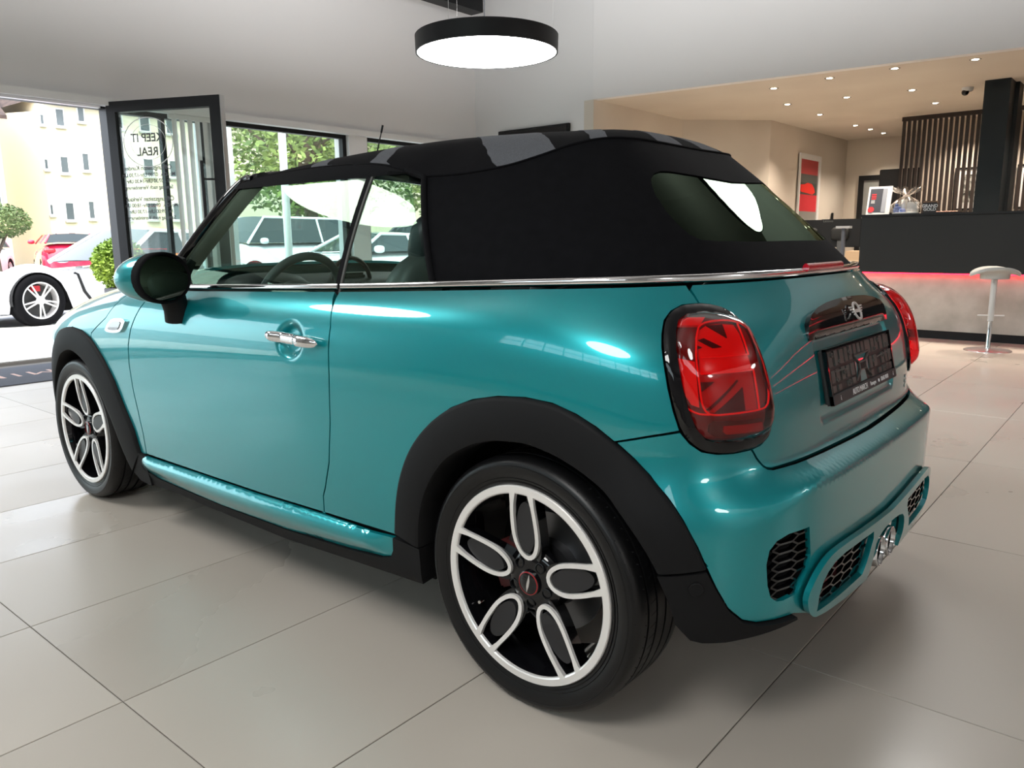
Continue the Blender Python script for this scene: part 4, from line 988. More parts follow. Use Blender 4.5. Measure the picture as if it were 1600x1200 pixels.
# ---- door mirrors ----
for sd_ in B2:
    e = empty('door_mirror'); e.parent = car; e.location = (1.515, .905*sd_, .990); e.rotation_euler = (0, 0, math.radians(8)*sd_)
    mb = MB(); R_ = []
    for k in range(15):
        t = k/14; a = t*math.pi/2; x = .012+.125*math.sin(a); s = max(math.cos(a), 0)**.62
        R_.append([(x, .096*s*math.cos(q)+.050*sd_*t, .084*s*math.sin(q)-.004*t) for q in np.linspace(0, 2*math.pi, 33)])
    mb.grid(np.array(R_)).build('mirror_cap', paint, e, smooth=70)
    R_ = []
    for x, s in ((.03,1.0),(.014,1.022),(-.012,1.035),(-.022,1.02),(-.024,.97),(-.012,.90)):
        R_.append([(x, .096*s*math.cos(q), .084*s*math.sin(q)) for q in np.linspace(0, 2*math.pi, 41)])
    MB().grid(np.array(R_)).build('mirror_rim', rubber, e, smooth=70)
    mg = mat('mirror_glass', (.15,.19,.17), rough=.01, metal=1)
    vs = [(-.0135,0,0)]+[(-.0125,.088*math.cos(q),.077*math.sin(q)) for q in np.linspace(0, 2*math.pi, 40, endpoint=False)]
    MB().add(vs, [(0, 1+(i+1) % 40, 1+i) for i in range(40)]).build('mirror_glass', mg, e, smooth=60, rot=(0, math.radians(7), math.radians(-5)*sd_))
    MB().tube([(.030,-.050*sd_,-.05),(.034,-.062*sd_,-.085),(.038,-.072*sd_,-.112),(.042,-.080*sd_,-.15)], [.050,.047,.046,.050], 18, sq=.85, up=(1,0,0)).build('mirror_stalk', blackp, e, smooth=60)
# ---- wheels ----
tyre_m = bpy.data.materials.new('tyre_rubber'); tyre_m.use_nodes = True
def tyre_setup(m):
    b = m.node_tree.nodes['Principled BSDF']; L = m.node_tree.links
    b.inputs['Base Color'].default_value = (.0045,.0045,.005,1); b.inputs['Roughness'].default_value = .38; b.inputs['Specular IOR Level'].default_value = .35
setup = tyre_setup(tyre_m)
def tyre_mesh():
    prof = [(.236,-.014),(.242,-.008),(.247,-.0050),(.2495,-.0050),(.2500,-.0068),(.256,-.0045),(.2565,-.0030),(.258,-.0030),(.2585,-.0042),(.270,.0010),(.281,.0024),(.2850,.0024),(.2855,.0034),(.2880,.0030),(.2885,.0016),(.293,.0004),(.297,-.002),(.3025,-.008),(.3062,-.016),(.3080,-.026)]
    for y in (-.046,-.082,-.120,-.158): prof += [(.3086,y+.005),(.3086,y+.0036),(.3018,y+.003),(.3018,y-.003),(.3086,y-.0036),(.3088,y-.005)]
    prof += [(.308,-.179),(.3062,-.189),(.3025,-.197),(.297,-.203),(.281,-.208),(.262,-.205),(.24,-.192)]
    return MB().lathe(prof, 120, axis='y').build('tyre', tyre_m, None, smooth=42)
def wheel(x, side):
    e = empty('wheel'); e.parent = car; e.location = (x, .843*side, .309); 
    if side < 0: e.rotation_euler = (0, 0, math.pi)
    t = tyre_mesh(); t.parent = e
    # tread sipes cut as short dark blades across the shoulder blocks
    mb = MB()
    for k in range(72):
        a = 2*math.pi*k/72; M_ = Matrix.Rotation(-a, 3, 'Y')
        for (y0, y1, sk) in ((-.004,-.038,.35),(-.050,-.077,-.3),(-.165,-.205,.3)):
            c0 = M_ @ Vector((.3078 if y0 > -.1 else .3082, y0, 0)); 
            pts = [Vector((.3085, y0, -.0012)), Vector((.3085, y0, .0012)), Vector((.3092, y1, .0012+sk*(y0-y1))), Vector((.3092, y1, -.0012+sk*(y0-y1)))]
            if y0 > -.01: pts[0].x = pts[1].x = .3005; 
            if y1 < -.2: pts[2].x = pts[3].x = .3005
            mb.add([M_ @ p for p in pts], [(0,1,2,3)])
    o = mb.build('tread_sipes', darkin, t, smooth=0, fix=False); o['kind'] = 'stuff'
    MB().lathe([(.2415,-.016),(.2405,-.004),(.2385,-.0015),(.2235,-.0015),(.2205,-.004),(.219,-.010)], 120, axis='y').build('rim_ring', satin, e, smooth=30)
    MB().lathe([(.219,-.009),(.214,-.030),(.207,-.07),(.204,-.17),(.238,-.20)], 90, axis='y').build('rim_barrel', gloss, e, smooth=50)
    def yy(r): return -.0015-.020*((.222-r)/.16)**1.3 if r < .222 else -.0015
    N = 22
    def U(hw_mid, hw_rim, r0, r1):
        L = []
        for q in np.linspace(0, 1, 13): L.append((r1-(r1-r0-hw_mid*1.9)*q, hw_rim+(hw_mid-hw_rim)*math.sin(q*math.pi/2)))
        for a in np.linspace(0, math.pi, 15)[1:]: L.append((r0+hw_mid*1.9*(1-math.sin(a)), hw_mid*math.cos(a)))
        for q in np.linspace(1, 0, 13)[1:]: L.append((r1-(r1-r0-hw_mid*1.9)*q, -(hw_rim+(hw_mid-hw_rim)*math.sin(q*math.pi/2))))
        return L
    for k in range(5):
        a = math.radians(PETAL0+72*k); M_ = Matrix.Rotation(-a, 3, 'Y')
        s = empty('petal_spoke'); s.parent = e; s.rotation_euler = (0, -a, 0)
        L = U(.0350,.0262,.062,.226); Q = [np.array(p) for p in L]
        ribs = []
        for i, p in enumerate(Q):
            t_ = Q[min(i+1, len(Q)-1)]-Q[max(i-1, 0)]; t_ /= np.linalg.norm(t_); n2 = np.array([-t_[1], t_[0]]); w2 = .0052+.0035*max(0, 1-min(i, len(Q)-1-i)/4)
            y = yy(p[0]); o1, i1 = p-n2*w2, p+n2*w2
            ribs.append([(o1[0], y-.008, o1[1]), (o1[0], y, o1[1]), (i1[0], y, i1[1]), (i1[0], y-.010, i1[1])])
        mb = MB(); mb.grid(np.array(ribs)); mb.build('petal_outline', satin, s, smooth=30)
        # gloss black spoke body
        O = U(.0415,.0345,.035,.224); mb = MB(); n3 = len(O)
        vs = [(p[0], yy(p[0])-.007, p[1]) for p in O]+[(p[0]*.99, yy(p[0])-.050, p[1]*.72) for p in O]
        vs += [(p[0]+(.012 if p[0]<.2 else 0), yy(p[0])-.007, p[1]*.70) for p in O]+[(max(p[0], .078), -.040, p[1]*.55) for p in O]
        fs = [(i, i+1, i+1+n3, i+n3) for i in range(n3-1)]+[(i, i+1, i+1+2*n3, i+2*n3) for i in range(n3-1)]+[(i+2*n3, i+1+2*n3, i+1+3*n3, i+3*n3) for i in range(n3-1)]
        mb.add(vs, fs); mb.build('spoke_body', gloss, s, smooth=50)
        I = [(.150+.062*math.cos(q), .0275*math.sin(q)*(1+.0*math.cos(q))) for q in np.linspace(0, 2*math.pi, 26, endpoint=False)]
        I = [(x_*1.0-.012, z_) for x_, z_ in I]
        mb = MB(); mb.prism([(p[0], p[1]) for p in I], -.030, -.0165, axis='y'); mb.build('petal_insert', mat('insert_grey', (.018,.018,.02), rough=.35), s, smooth=0)
    MB().lathe([(.085,-.055),(.080,-.040),(.066,-.031),(.040,-.026),(.033,-.027),(.0,-.027)], 60, axis='y').build('hub', gloss, e, smooth=50)
    for k in range(5):
        a = math.radians(PETAL0+36+72*k)
        MB().lathe([(.0135,-.0255),(.0115,-.0245),(.0115,-.040),(.0,-.040)], 18, axis='y', o=(.052*math.cos(a), 0, .052*math.sin(a))).build('wheel_bolt', blackm, e, smooth=50)
    cap = MB().lathe([(.0305,-.027),(.0300,-.021),(.0270,-.019),(0,-.0185)], 40, axis='y').build('hub_cap', gloss, e, smooth=40)
    MB().lathe([(.0285,-.0205),(.0285,-.0196),(.0262,-.0185),(.0262,-.0195)], 40, axis='y').build('red_ring', mat('cap_red', (.30,.01,.012), rough=.4), cap, smooth=0)
    Rr = Matrix.Rotation(math.radians(-12), 3, 'Y')
    mb = MB(); mb.add([Rr @ Vector(p) for p in [(.0035,-.0178,.0),(.001,-.0178,.024),(-.0035,-.0178,.008),(-.004,-.0178,-.006),(-.001,-.0178,-.024),(.003,-.0178,-.01)]], [(0,1,2,3,4,5)]); mb.build('wing_mark', chrome, cap, smooth=0, fix=False)
    MB().lathe([(.148,-.125),(.148,-.115),(.085,-.113),(.08,-.09),(.0,-.09)], 60, axis='y').build('brake_disc', steel if False else mat('disc_steel', (.16,.16,.165), rough=.35, metal=.9), e, smooth=40)
    mb = MB(); mb.prism([(r*math.cos(q), r*math.sin(q)) for r, q in [(.085, -.55), (.165, -.5), (.172, -.1), (.165, .3), (.085, .35)]], -.135, -.085, axis='y'); mb.build('brake_caliper', mat('caliper', (.22,.015,.018) if x > 1 else (.10,.02,.02), rough=.4), e, smooth=0, bevel=.006)
    MB().tube([(.205*math.cos(-.55),-.05,.205*math.sin(-.55)),(.195*math.cos(-.55),-.028,.195*math.sin(-.55))], .004, 8).build('valve', chrome, e)
PETAL0 = 88.5
for x in (0, 2.495):
    for s in B2: wheel(x, s)
# ================= reception furniture =================
ct = empty('reception_counter', (0,0,0), 0, 'long reception counter, black upper front, pale lower front and glowing red edge', 'counter')
XL, XR = 1.70, -3.6
MB().box((XR,-7.95,.715),(XL,-7.20,1.325)).build('upper_front', counterm, ct, smooth=0)
MB().box((XR-.02,-8.0,1.325),(XL+.015,-7.18,1.348)).build('counter_top', blackm, ct, smooth=0)
MB().box((XR,-7.9,.09),(XL-.03,-7.31,.715)).build('lower_front', vary(mat('pale_plaster', (.50,.47,.42), rough=.8), (.42,.395,.35), (.56,.53,.48), 5, 8, .3, .7), ct, smooth=0)
MB().box((XR,-7.88,0),(XL-.03,-7.335,.09)).build('kick_plate', blackm, ct, smooth=0)
MB().box((XR,-7.285,.702),(XL-.01,-7.262,.7149)).build('light_strip', led, ct, smooth=0)
MB().box((XR,-7.345,.002),(XL-.03,-7.336,.010)).build('floor_light_strip', mat('red_led_dim', (.5,.02,.02), emit=(1,.05,.04), es=3), ct, smooth=0)
st = empty('bar_stool', (.265,-6.62,0), .35, 'grey bar stool with a curved seat standing before the counter', 'stool')
grp = mat('stool_grey', (.42,.43,.42), rough=.45)
mb = MB(); P = []
for i, v in enumerate(np.linspace(0, 1, 9)):
    row = []
    for q in np.linspace(0, 2*math.pi, 41):
        r = .205*v; x, y = r*math.cos(q)*1.03, r*math.sin(q)*.92
        z = .795+.030*(1-v**2)*0+.02*math.sin(v*math.pi)*.3-.045*max(0, (abs(x)/.21))**3+.035*max(0, abs(y)/.19)**2.2*.5
        row.append((x, y, z))
    P.append(row)
for v, dz, s in ((1.02,-.015,1.0),(1.0,-.03,.98),(.80,-.038,.8),(.62,-.055,.62),(.58,-.10,.58)):
    row = []
    for q in np.linspace(0, 2*math.pi, 41):
        x, y = .205*v*math.cos(q)*1.03, .205*v*math.sin(q)*.92
        z0 = .795-.045*max(0, (abs(x)/.21))**3+.0175*max(0, abs(y)/.19)**2.2
        row.append((x, y, (z0+dz) if v > .7 else .795+dz))
    P.append(row)
mb.grid(np.array(P)); mb.lathe([(.118,.695),(0,.690)], 30); mb.build('seat', grp, st, smooth=60)
MB().lathe([(.027,.70),(.027,.29),(.020,.285)], 24).build('column', mat('stool_light', (.55,.56,.56), rough=.35), st, smooth=40)
MB().lathe([(.021,.30),(.021,.03),(.024,.02)], 24).build('gas_piston', chrome, st, smooth=40)
MB().lathe([(.024,.022),(.19,.012),(.205,.006),(.207,.0)], 48).build('base_plate', steel, st, smooth=40)
mb = MB(); mb.box((-.115,-.012,.338),(.115,.012,.350)); mb.build('foot_bar', whitep, st, smooth=0, bevel=.003)
def stand(name, x, w_, h, lab, cat_): return empty(name, (x,-7.45,1.348), 0, lab, cat_)
ps = empty('poster_stand', (1.60,-7.42,1.3485), 0, 'small white framed leaflet stand with a dark print on the counter', 'poster')
Mx = Matrix.Rotation(math.radians(14), 4, 'X')
MB().box((-.125,-.006,.004),(.125,.006,.325), M=Mx).build('frame', whitep, ps, smooth=0)
MB().box((-.075,.0062,.03),(.105,.008,.30), M=Mx).build('print', mat('poster_dark', (.05,.055,.07), rough=.5), ps, smooth=0)
MB().box((-.075,.0082,.03),(-.03,.009,.30), M=Mx).build('pale_stripe', mat('poster_pale', (.30,.32,.36), rough=.5), ps, smooth=0)
redprint = mat('red_print', (.55,.03,.04), rough=.6)
mb = MB(); mb.box((.035,.0083,.225),(.085,.0095,.240), M=Mx); mb.box((.035,.0083,.200),(.085,.0095,.217), M=Mx); mb.box((.035,.0083,.178),(.085,.0095,.192), M=Mx); mb.build('headline', redprint, ps, smooth=0)
mb = MB(); mb.lathe([(.034,.0),(.034,.002),(0,.002)], 24); o = mb.build('round_badge', redprint, ps, smooth=0); o.matrix_local = Mx @ Matrix.Translation((.075,.0085,.06)) @ Matrix.Rotation(math.radians(-90), 4, 'X')
for z in (.165,.157,.149,.141,.133): MB().box((.045,.0083,z),(.085,.0092,z+.003), M=Mx).build('text_line', txt, ps, smooth=0)
MB().box((-.02,-.10,.0),(.02,-.012,.004)).build('foot', whitep, ps, smooth=0)
gb = empty('gift_basket', (1.315,-7.46,1.3485), 0, 'cellophane wrapped gift with blue and white items on the counter', 'gift')
cel = glass('cellophane', (.93,.92,.90), 4.0, rough=.12, gc=(.9,.85,.8)); rr = random.Random(3)
mb = MB(); mb.box((-.12,-.05,.02),(-.02,.05,.13)); mb.box((.0,-.05,.02),(.05,.04,.16)); mb.box((.055,-.03,.02),(.11,.05,.12)); mb.build('white_boxes', whitep, gb, smooth=0, bevel=.004)
mb = MB(); mb.ell((.075,.055,.05),(.04,.02,.038),14,8,p=3); mb.ell((.02,.06,.035),(.035,.02,.028),14,8,p=3); mb.ell((.085,.03,.10),(.022,.03,.02),14,8,p=3); mb.build('blue_packet', mat('packet_blue', (.08,.14,.40), rough=.4), gb, smooth=60)
mb = MB(); mb.lathe([(.13,.002),(.14,.018),(.13,.020),(0,.018)], 30); mb.build('tray', whitep, gb, smooth=40)
P = []
for z, r in ((.02,.135),(.06,.15),(.11,.14),(.15,.10),(.19,.045),(.205,.03),(.225,.06),(.26,.12),(.285,.15)):
    P.append([(r*(1+.16*math.sin(7*q+z*40)+.08*rr.random())*math.cos(q), .62*r*(1+.16*math.sin(7*q+z*40))*math.sin(q), z+(.02*math.sin(9*q) if z > .25 else 0)) for q in np.linspace(0, 2*math.pi, 57)])
P = [np.array(p) for p in P]
for p in P: p[-1] = p[0]
MB().grid(np.array(P)).build('cellophane', cel, gb, smooth=20)
MB().lathe([(.034,.190),(.036,.20),(.033,.21)], 20).build('ribbon', mat('ribbon', (.65,.55,.48), rough=.3), gb)
cbx = empty('coffee_box', (1.07,-7.46,1.3485), .1, 'black box with pale lettering beside the wrapped gift', 'box')
mb = MB(); mb.box((-.065,-.04,0),(.065,.04,.135)); mb.build('body', mat('box_black', (.012,.009,.008), rough=.5), cbx, smooth=0, bevel=.003)
MB().box((-.0655,-.0405,.118),(.0655,.0405,.1355)).build('wooden_lid', mat('box_wood', (.16,.09,.05), rough=.6), cbx, smooth=0)
for z, b in ((.082,'GRAND'),(.045,'GOLD')):
    o = text('lettering', b, .044, txt, cbx, bold=.0012, M=Matrix.Translation((0,.0412,z)) @ Matrix.Rotation(math.pi, 4, 'Z') @ Matrix.Rotation(math.pi/2, 4, 'X'), depth=.0004)
ch = empty('candy_tray', (.90,-7.46,1.3485), 0, 'low flat tray of small wrapped sweets on the counter', 'tray')
MB().box((-.11,-.05,0),(.11,.05,.012)).build('tray', blackm, ch, smooth=0)
mb = MB(); 
for k in range(22): mb.ell((-.10+.2*rr.random(), -.04+.08*rr.random(), .018), (.012,.008,.007), 8, 5)
o = mb.build('sweets', mat('sweet', (.55,.30,.22), rough=.4), ch, smooth=60); o['kind'] = 'stuff'
for x_, y_ in ((1.6,-11.45),(.6,-11.45),(-.6,-11.45)): light('spot_light', 'SPOT', (x_, y_, 2.88), 62, (0,0,0), color=(1,.85,.70))  # unseen spots without fixtures, added to brighten the partition behind the slats
# column and slatted screen
cp = struct(empty('pillar_reception'))
MB().box((.64,-9.15,0),(.905,-8.82,2.9)).build('shaft', mat('pillar_black', (.005,.009,.011), rough=.5, spec=.35), cp, smooth=0)
MB().box((.60,-9.45,0),(.70,-9.16,2.9)).build('side_cladding', mat('pillar_side', (.006,.008,.009), rough=.6), cp, smooth=0)
ss = empty('slatted_screen', (0,-10.95,0), 0, 'tall dark slatted room divider behind the counter', 'room divider')
slm = mat('dark_slat', (.022,.013,.009), rough=.5); sme = None
MB().box((-1.9,-.03,2.80),(2.33,.03,2.86)).build('top_rail', slm, ss, smooth=0); MB().box((-1.9,-.03,0),(2.33,.03,.08)).build('bottom_rail', slm, ss, smooth=0)
k = 0; x = 2.30
while x > -1.85:
    if sme is None: o = MB().box((-.020,-.022,.08),(.020,.022,2.80)).build('slat', slm, ss, smooth=0); sme = o.data; o.location = (x,0,0)
    else: link('slat', sme, None, ss, (x,0,0))
    x -= .070
struct(MB().box((-2.2,-12.05,0),(2.25,-11.95,2.9)).build('partition_reception', recw, None, smooth=0))
pf = empty('framed_picture', (0,-11.92,0), 0, 'black and white framed photograph behind the slatted screen', 'picture')
mb = MB(); mb.box((1.02,0,1.50),(1.76,.02,1.53)); mb.box((1.02,0,2.12),(1.76,.02,2.15)); mb.box((1.02,0,1.53),(1.05,.02,2.12)); mb.box((1.73,0,1.53),(1.76,.02,2.12)); mb.build('frame', blackm, pf, smooth=0)
MB().box((1.05,.002,1.53),(1.73,.008,2.12)).build('mount', txt, pf, smooth=0)
MB().box((1.15,.008,1.62),(1.63,.011,2.04)).build('photograph', vary(mat('photo_grey', (.2,.2,.2), rough=.5), (.02,.025,.02), (.5,.5,.46), 14, 4, .4, .6), pf, smooth=0)
pf2 = empty('framed_picture', (0,-11.92,0), 0, 'second framed photograph behind the screen, right of the black pillar', 'picture')
mb = MB(); mb.box((.20,0,1.50),(.93,.02,1.53)); mb.box((.20,0,2.12),(.93,.02,2.15)); mb.box((.20,0,1.53),(.23,.02,2.12)); mb.box((.90,0,1.53),(.93,.02,2.12)); mb.build('frame', blackm, pf2, smooth=0)
MB().box((.23,.002,1.53),(.90,.008,2.12)).build('mount', txt, pf2, smooth=0)
# picture on the warm wall
ra = empty('wall_picture', (3.97,0,0), 0, 'tall white framed picture with red bands on the beige wall', 'picture')
mb = MB(); ys = (-12.22,-11.24); zs_ = (1.30,2.50)
mb.box((0,ys[0],zs_[0]),(-.03,ys[1],zs_[0]+.09)); mb.box((0,ys[0],zs_[1]-.09),(-.03,ys[1],zs_[1])); mb.box((0,ys[0],zs_[0]+.09),(-.03,ys[0]+.10,zs_[1]-.09)); mb.box((0,ys[1]-.04,zs_[0]+.09),(-.03,ys[1],zs_[1]-.09)); mb.build('frame', whitep, ra, smooth=0)
for z0_, z1_, m_ in ((1.39,1.55,mat('pic_grey',(.25,.24,.22),rough=.5)),(1.55,1.83,redprint),(1.83,2.03,mat('pic_dark',(.05,.06,.05),rough=.5)),(2.03,2.17,mat('pic_dark2',(.09,.09,.08),rough=.5)),(2.17,2.41,mat('pic_red2',(.45,.05,.05),rough=.5))):
    MB().box((-.001,ys[0]+.10,z0_),(-.012,ys[1]-.04,z1_)).build('colour_band', m_, ra, smooth=0)
mb = MB(); mb.prism([(-11.29,1.93),(-11.34,1.99),(-11.52,2.00),(-11.66,2.03),(-11.86,2.02),(-11.98,1.95),(-12.02,1.88),(-11.90,1.84),(-11.60,1.86),(-11.36,1.87)], -.0125, -.015, axis='x'); mb.build('red_shape', mat('pic_red3',(.75,.03,.02),rough=.4), ra, smooth=0)
sw_ = MB().box((3.93,-13.0,1.32),(3.955,-12.93,1.55)).build('wall_reader', blackm, None, smooth=0, bevel=.005); tag(sw_, 'small slim black reader mounted on the beige wall', 'wall device')
tv = empty('wall_screen', (0,0,0), 0, 'flat dark screen mounted high on the white wall above the soft top', 'screen')
mb = MB(); mb.box((5.36,-6.685,2.05),(6.62,-6.64,2.645)); mb.build('housing', blackm, tv, smooth=0, bevel=.006)
MB().box((5.39,-6.64,2.08),(6.59,-6.636,2.615)).build('display', gloss, tv, smooth=0)
cc = empty('security_camera', (1.15,-9.17,2.9), 0, 'small white dome camera on the reception ceiling', 'camera')
MB().lathe([(0,0),(.065,0),(.062,-.03),(.05,-.045)], 28).build('base', whitep, cc, smooth=40); mb = MB(); mb.ell((.02,.015,-.055),(.042,.042,.04),18,12); mb.build('dome', gloss, cc, smooth=60)
# work desk with monitors behind the car
dk = empty('office_desk', (2.6,-9.3,0), 0, 'dark desk behind the counter end carrying the monitors', 'desk')
MB().box((-.5,-.4,.72),(.7,.4,.75)).build('desk_top', blackm, dk, smooth=0); MB().box((-.5,-.38,0),(-.46,.38,.72)).build('side_panel', blackm, dk, smooth=0); MB().box((.66,-.38,0),(.70,.38,.72)).build('side_panel', blackm, dk, smooth=0); MB().box((-.46,.33,.2),(.66,.36,.72)).build('modesty_panel', blackm, dk, smooth=0)
def monitor(x, y, lab, w_=.27):
    e = empty('monitor', (x, y, .75), 0, lab, 'monitor', 'monitors on the desk')
    mb = MB(); mb.box((-w_,-.02,.22),(w_,.02,.60)); mb.build('back_shell', blackm, e, smooth=0, bevel=.008)
    mb = MB(); mb.ell((0,.03,.40),(.12,.03,.09),20,10,p=4); mb.build('electronics_hump', counterm, e, smooth=60)
    MB().box((-.03,.015,.01),(.03,.035,.40)).build('stand', mat('stand_grey', (.10,.105,.11), rough=.4), e, smooth=0); MB().box((-.11,-.08,0),(.11,.10,.012)).build('foot', counterm, e, smooth=0)
    return e
m1 = monitor(2.53,-9.10,'black monitor seen from behind, with a pale maker name, beside the counter')
text('lettering', 'Lenovo', .045, txtg, m1, M=Matrix.Translation((.17,.0205,.575)) @ Matrix.Rotation(math.pi, 4, 'Z') @ Matrix.Rotation(math.pi/2, 4, 'X'), depth=.0004)
monitor(3.02,-9.30,'black monitor half hidden behind the sloping fabric roof', .22)
oc = empty('desk_phone_stand', (2.10,-8.72,.0), 0, 'slim grey upright stand with a flat head behind the counter end', 'stand')
MB().tube([(.27,0,.01),(.27,0,1.23)], .028, 12).build('post', mat('post_grey', (.06,.07,.09), rough=.4), oc); MB().box((.18,-.05,1.22),(.36,.05,1.25)).build('head', mat('head_grey', (.30,.32,.34), rough=.4), oc, smooth=0); MB().lathe([(.27*0+.12,0),(.12,.01),(0,.012)], 24, o=(.27,0,0)).build('foot', blackm, oc, smooth=0)
bx = empty('cardboard_box', (2.06,-8.55,0), 0, 'brown box on the desk side by the counter end', 'box')
MB().box((-.17,-.15,0),(.17,.15,.93)).build('body', mat('cardboard', (.38,.27,.17), rough=.8), bx, smooth=0); MB().box((-.171,-.151,.80),(.171,.151,.81)).build('tape', mat('tape', (.5,.4,.28), rough=.4), bx, smooth=0)
pr_ = MB(); pr_.lathe([(.028,0),(.028,.99),(.02,1.0),(0,1.0)], 16); o = pr_.build('paper_roll', whitep, None, smooth=40, loc=(1.78,-8.10,0)); tag(o, 'thin upright white roll standing beside the counter end', 'roll')
# red light lines on the reception side, behind the viewer's right shoulder
for k, z in enumerate((.95,1.55,2.15)):
    o = MB().box((-8.5,-8.6,z),(-4.0,-8.585,z+.015)).build('light_line', led, None, smooth=0); tag(o, ('lowest','middle','top')[k]+' red light line beside the reception, outside the view', 'light', 'red light lines on the reception back wall')
# door mat with lettering, just inside the entrance
mt = empty('entrance_mat', (6.43,-.1,0), PHI, 'dark grey entrance mat with pale lettering inside the open door', 'mat')
MB().box((-.52,-1.35,.0),(.50,1.2,.008)).build('mat_body', bump(mat('mat_grey', (.085,.09,.11), rough=.95), 500, .6, .003), mt, smooth=0)
text('lettering', 'MINI', .30, mat('mat_letters', (.62,.42,.36), rough=.9), mt, M=Matrix.Translation((0,.05,.0085)) @ Matrix.Rotation(math.pi/2, 4, 'Z'), depth=.0006, spacing=1.3)
# ================= outside =================
pav = mat('pavement_light', (.62,.60,.57), rough=.8); asph = vary(mat('asphalt', (.22,.22,.23), rough=.9), (.20,.20,.21), (.27,.27,.29), 3, 8)
struct(MB().box((X0+.30,-30,-.3),(11.3,14,-.012)).build('pavement', joint_m, None, smooth=0))
pv = bpy.data.objects['pavement']; k = 0; pme = None
for i in range(13):
    for j in range(14):
        x, y = X0+.32+i*.305, .55-j*.305
        if x+.3 > 11.3: continue
        if pme is None: o = MB().box((0,0,-.02),(.300,.300,0)).build('paver', pav, pv, smooth=0); pme = o.data; o.location = (x, y, 0)
        else: link('paver', pme, None, pv, (x, y, 0))
MB().box((X0+.32,.86,-.02),(11.28,14,0)).build('paving_field', pav, pv, smooth=0); MB().box((X0+.32,-30,-.02),(11.28,.55-13*.305-.005,0)).build('paving_field', pav, pv, smooth=0)
struct(MB().box((11.3,-90,-.4),(90,60,-.02)).build('road', asph, None, smooth=0))
struct(MB().box((30,-40,-.02),(37,0,.06)).build('verge', mat('verge_grass', (.16,.19,.07), rough=.9), None, smooth=0))
# apartment house
hs = empty('apartment_house', (0,0,0), 0, 'pale yellow apartment house with three rows of windows seen through the open door', 'building')
render_ = mat('pale_render', (.77,.69,.53), rough=.9); rendery = mat('yellow_render', (.80,.62,.38), rough=.9)
MB().box((38,-40,-.2),(50,-11.75,7.6)).build('wall', render_, hs, smooth=0)
mb = MB(); mb.prism([(38.0,-11.75),(41.0,-10.35),(52,-10.35),(52,-11.75)], -.2, 6.9, axis='z'); mb.build('side_wall', render_, hs, smooth=0)
mb = MB(); mb.add([(37.5,-40,7.55),(37.5,-12.0,7.55),(44,-14.0,12),(44,-40,12),(37.5,-40,7.35),(37.5,-12.0,7.35),(41.2,-9.9,6.75),(48,-9.0,7.0)], [(0,1,2,3),(0,4,5,1),(1,6,2),(6,7,2)]); mb.build('roof', vary(mat('roof_tiles', (.06,.04,.035), rough=.9), (.045,.032,.03), (.085,.058,.05), 4, 4), hs, smooth=0, fix=False)
WN = [(-11.80,-11.93,6.31,6.81),(-12.45,-12.77,6.31,7.12),(-13.39,-13.65,6.59,7.42),(-11.77,-11.90,4.39,4.90),(-12.44,-12.75,4.27,5.06),(-13.39,-13.65,4.43,5.27),(-11.79,-11.90,2.40,2.93),(-12.44,-12.78,2.18,3.03),(-13.45,-13.68,2.25,3.12)]
for q in range(3):
    for r_w in range(3): WN.append((-14.9-1.3*q,-15.35-1.3*q,2.25+2.1*r_w,3.12+2.1*r_w))
gl_dark = mat('house_glass', (.10,.12,.13), rough=.1); 
for (a, b, z0_, z1_) in WN:
    f = empty('window'); f.parent = hs
    a, b = a+.04, b-.04
    mb = MB(); mb.box((37.95,b,z0_),(38.0,b+.05,z1_)); mb.box((37.95,a-.05,z0_),(38.0,a,z1_)); mb.box((37.95,b+.05,z1_-.06),(38.0,a-.05,z1_)); mb.box((37.95,b+.05,z0_),(38.0,a-.05,z0_+.06)); mb.build('window_frame', whitep, f, smooth=0)
    MB().box((37.97,b+.05,z0_+.06),(37.99,a-.05,z1_-.06)).build('pane', gl_dark, f, smooth=0); MB().box((37.85,b-.04,z0_-.08),(38.0,a+.04,z0_)).build('window_sill', mat('sill_grey', (.45,.44,.42), rough=.8), f, smooth=0)
h2 = empty('neighbour_house', (0,0,0), 0, 'yellow house with brown tiled roof at the edge of the doorway view', 'building')
MB().box((36.5,-9.65,-.2),(40.2,-2,6.35)).build('wall', rendery, h2, smooth=0)
mb = MB(); mb.add([(36.0,-9.85,6.3),(36.0,-2,6.3),(40,-2,9),(40,-9.85,9),(36.0,-9.85,6.15),(36.0,-2,6.15)], [(0,1,2,3),(0,4,5,1)]); mb.build('roof', MATS['roof_tiles'], h2, smooth=0, fix=False)
for z0_, z1_ in ((4.3,5.3),(2.5,3.4)):
    for y in (-8.95,-7.1):
        f = empty('window'); f.parent = h2; MB().box((36.44,y-.5,z0_),(36.5,y,z1_)).build('window_frame', whitep, f, smooth=0); MB().box((36.42,y-.44,z0_+.06),(36.445,y-.06,z1_-.06)).build('pane', gl_dark, f, smooth=0)
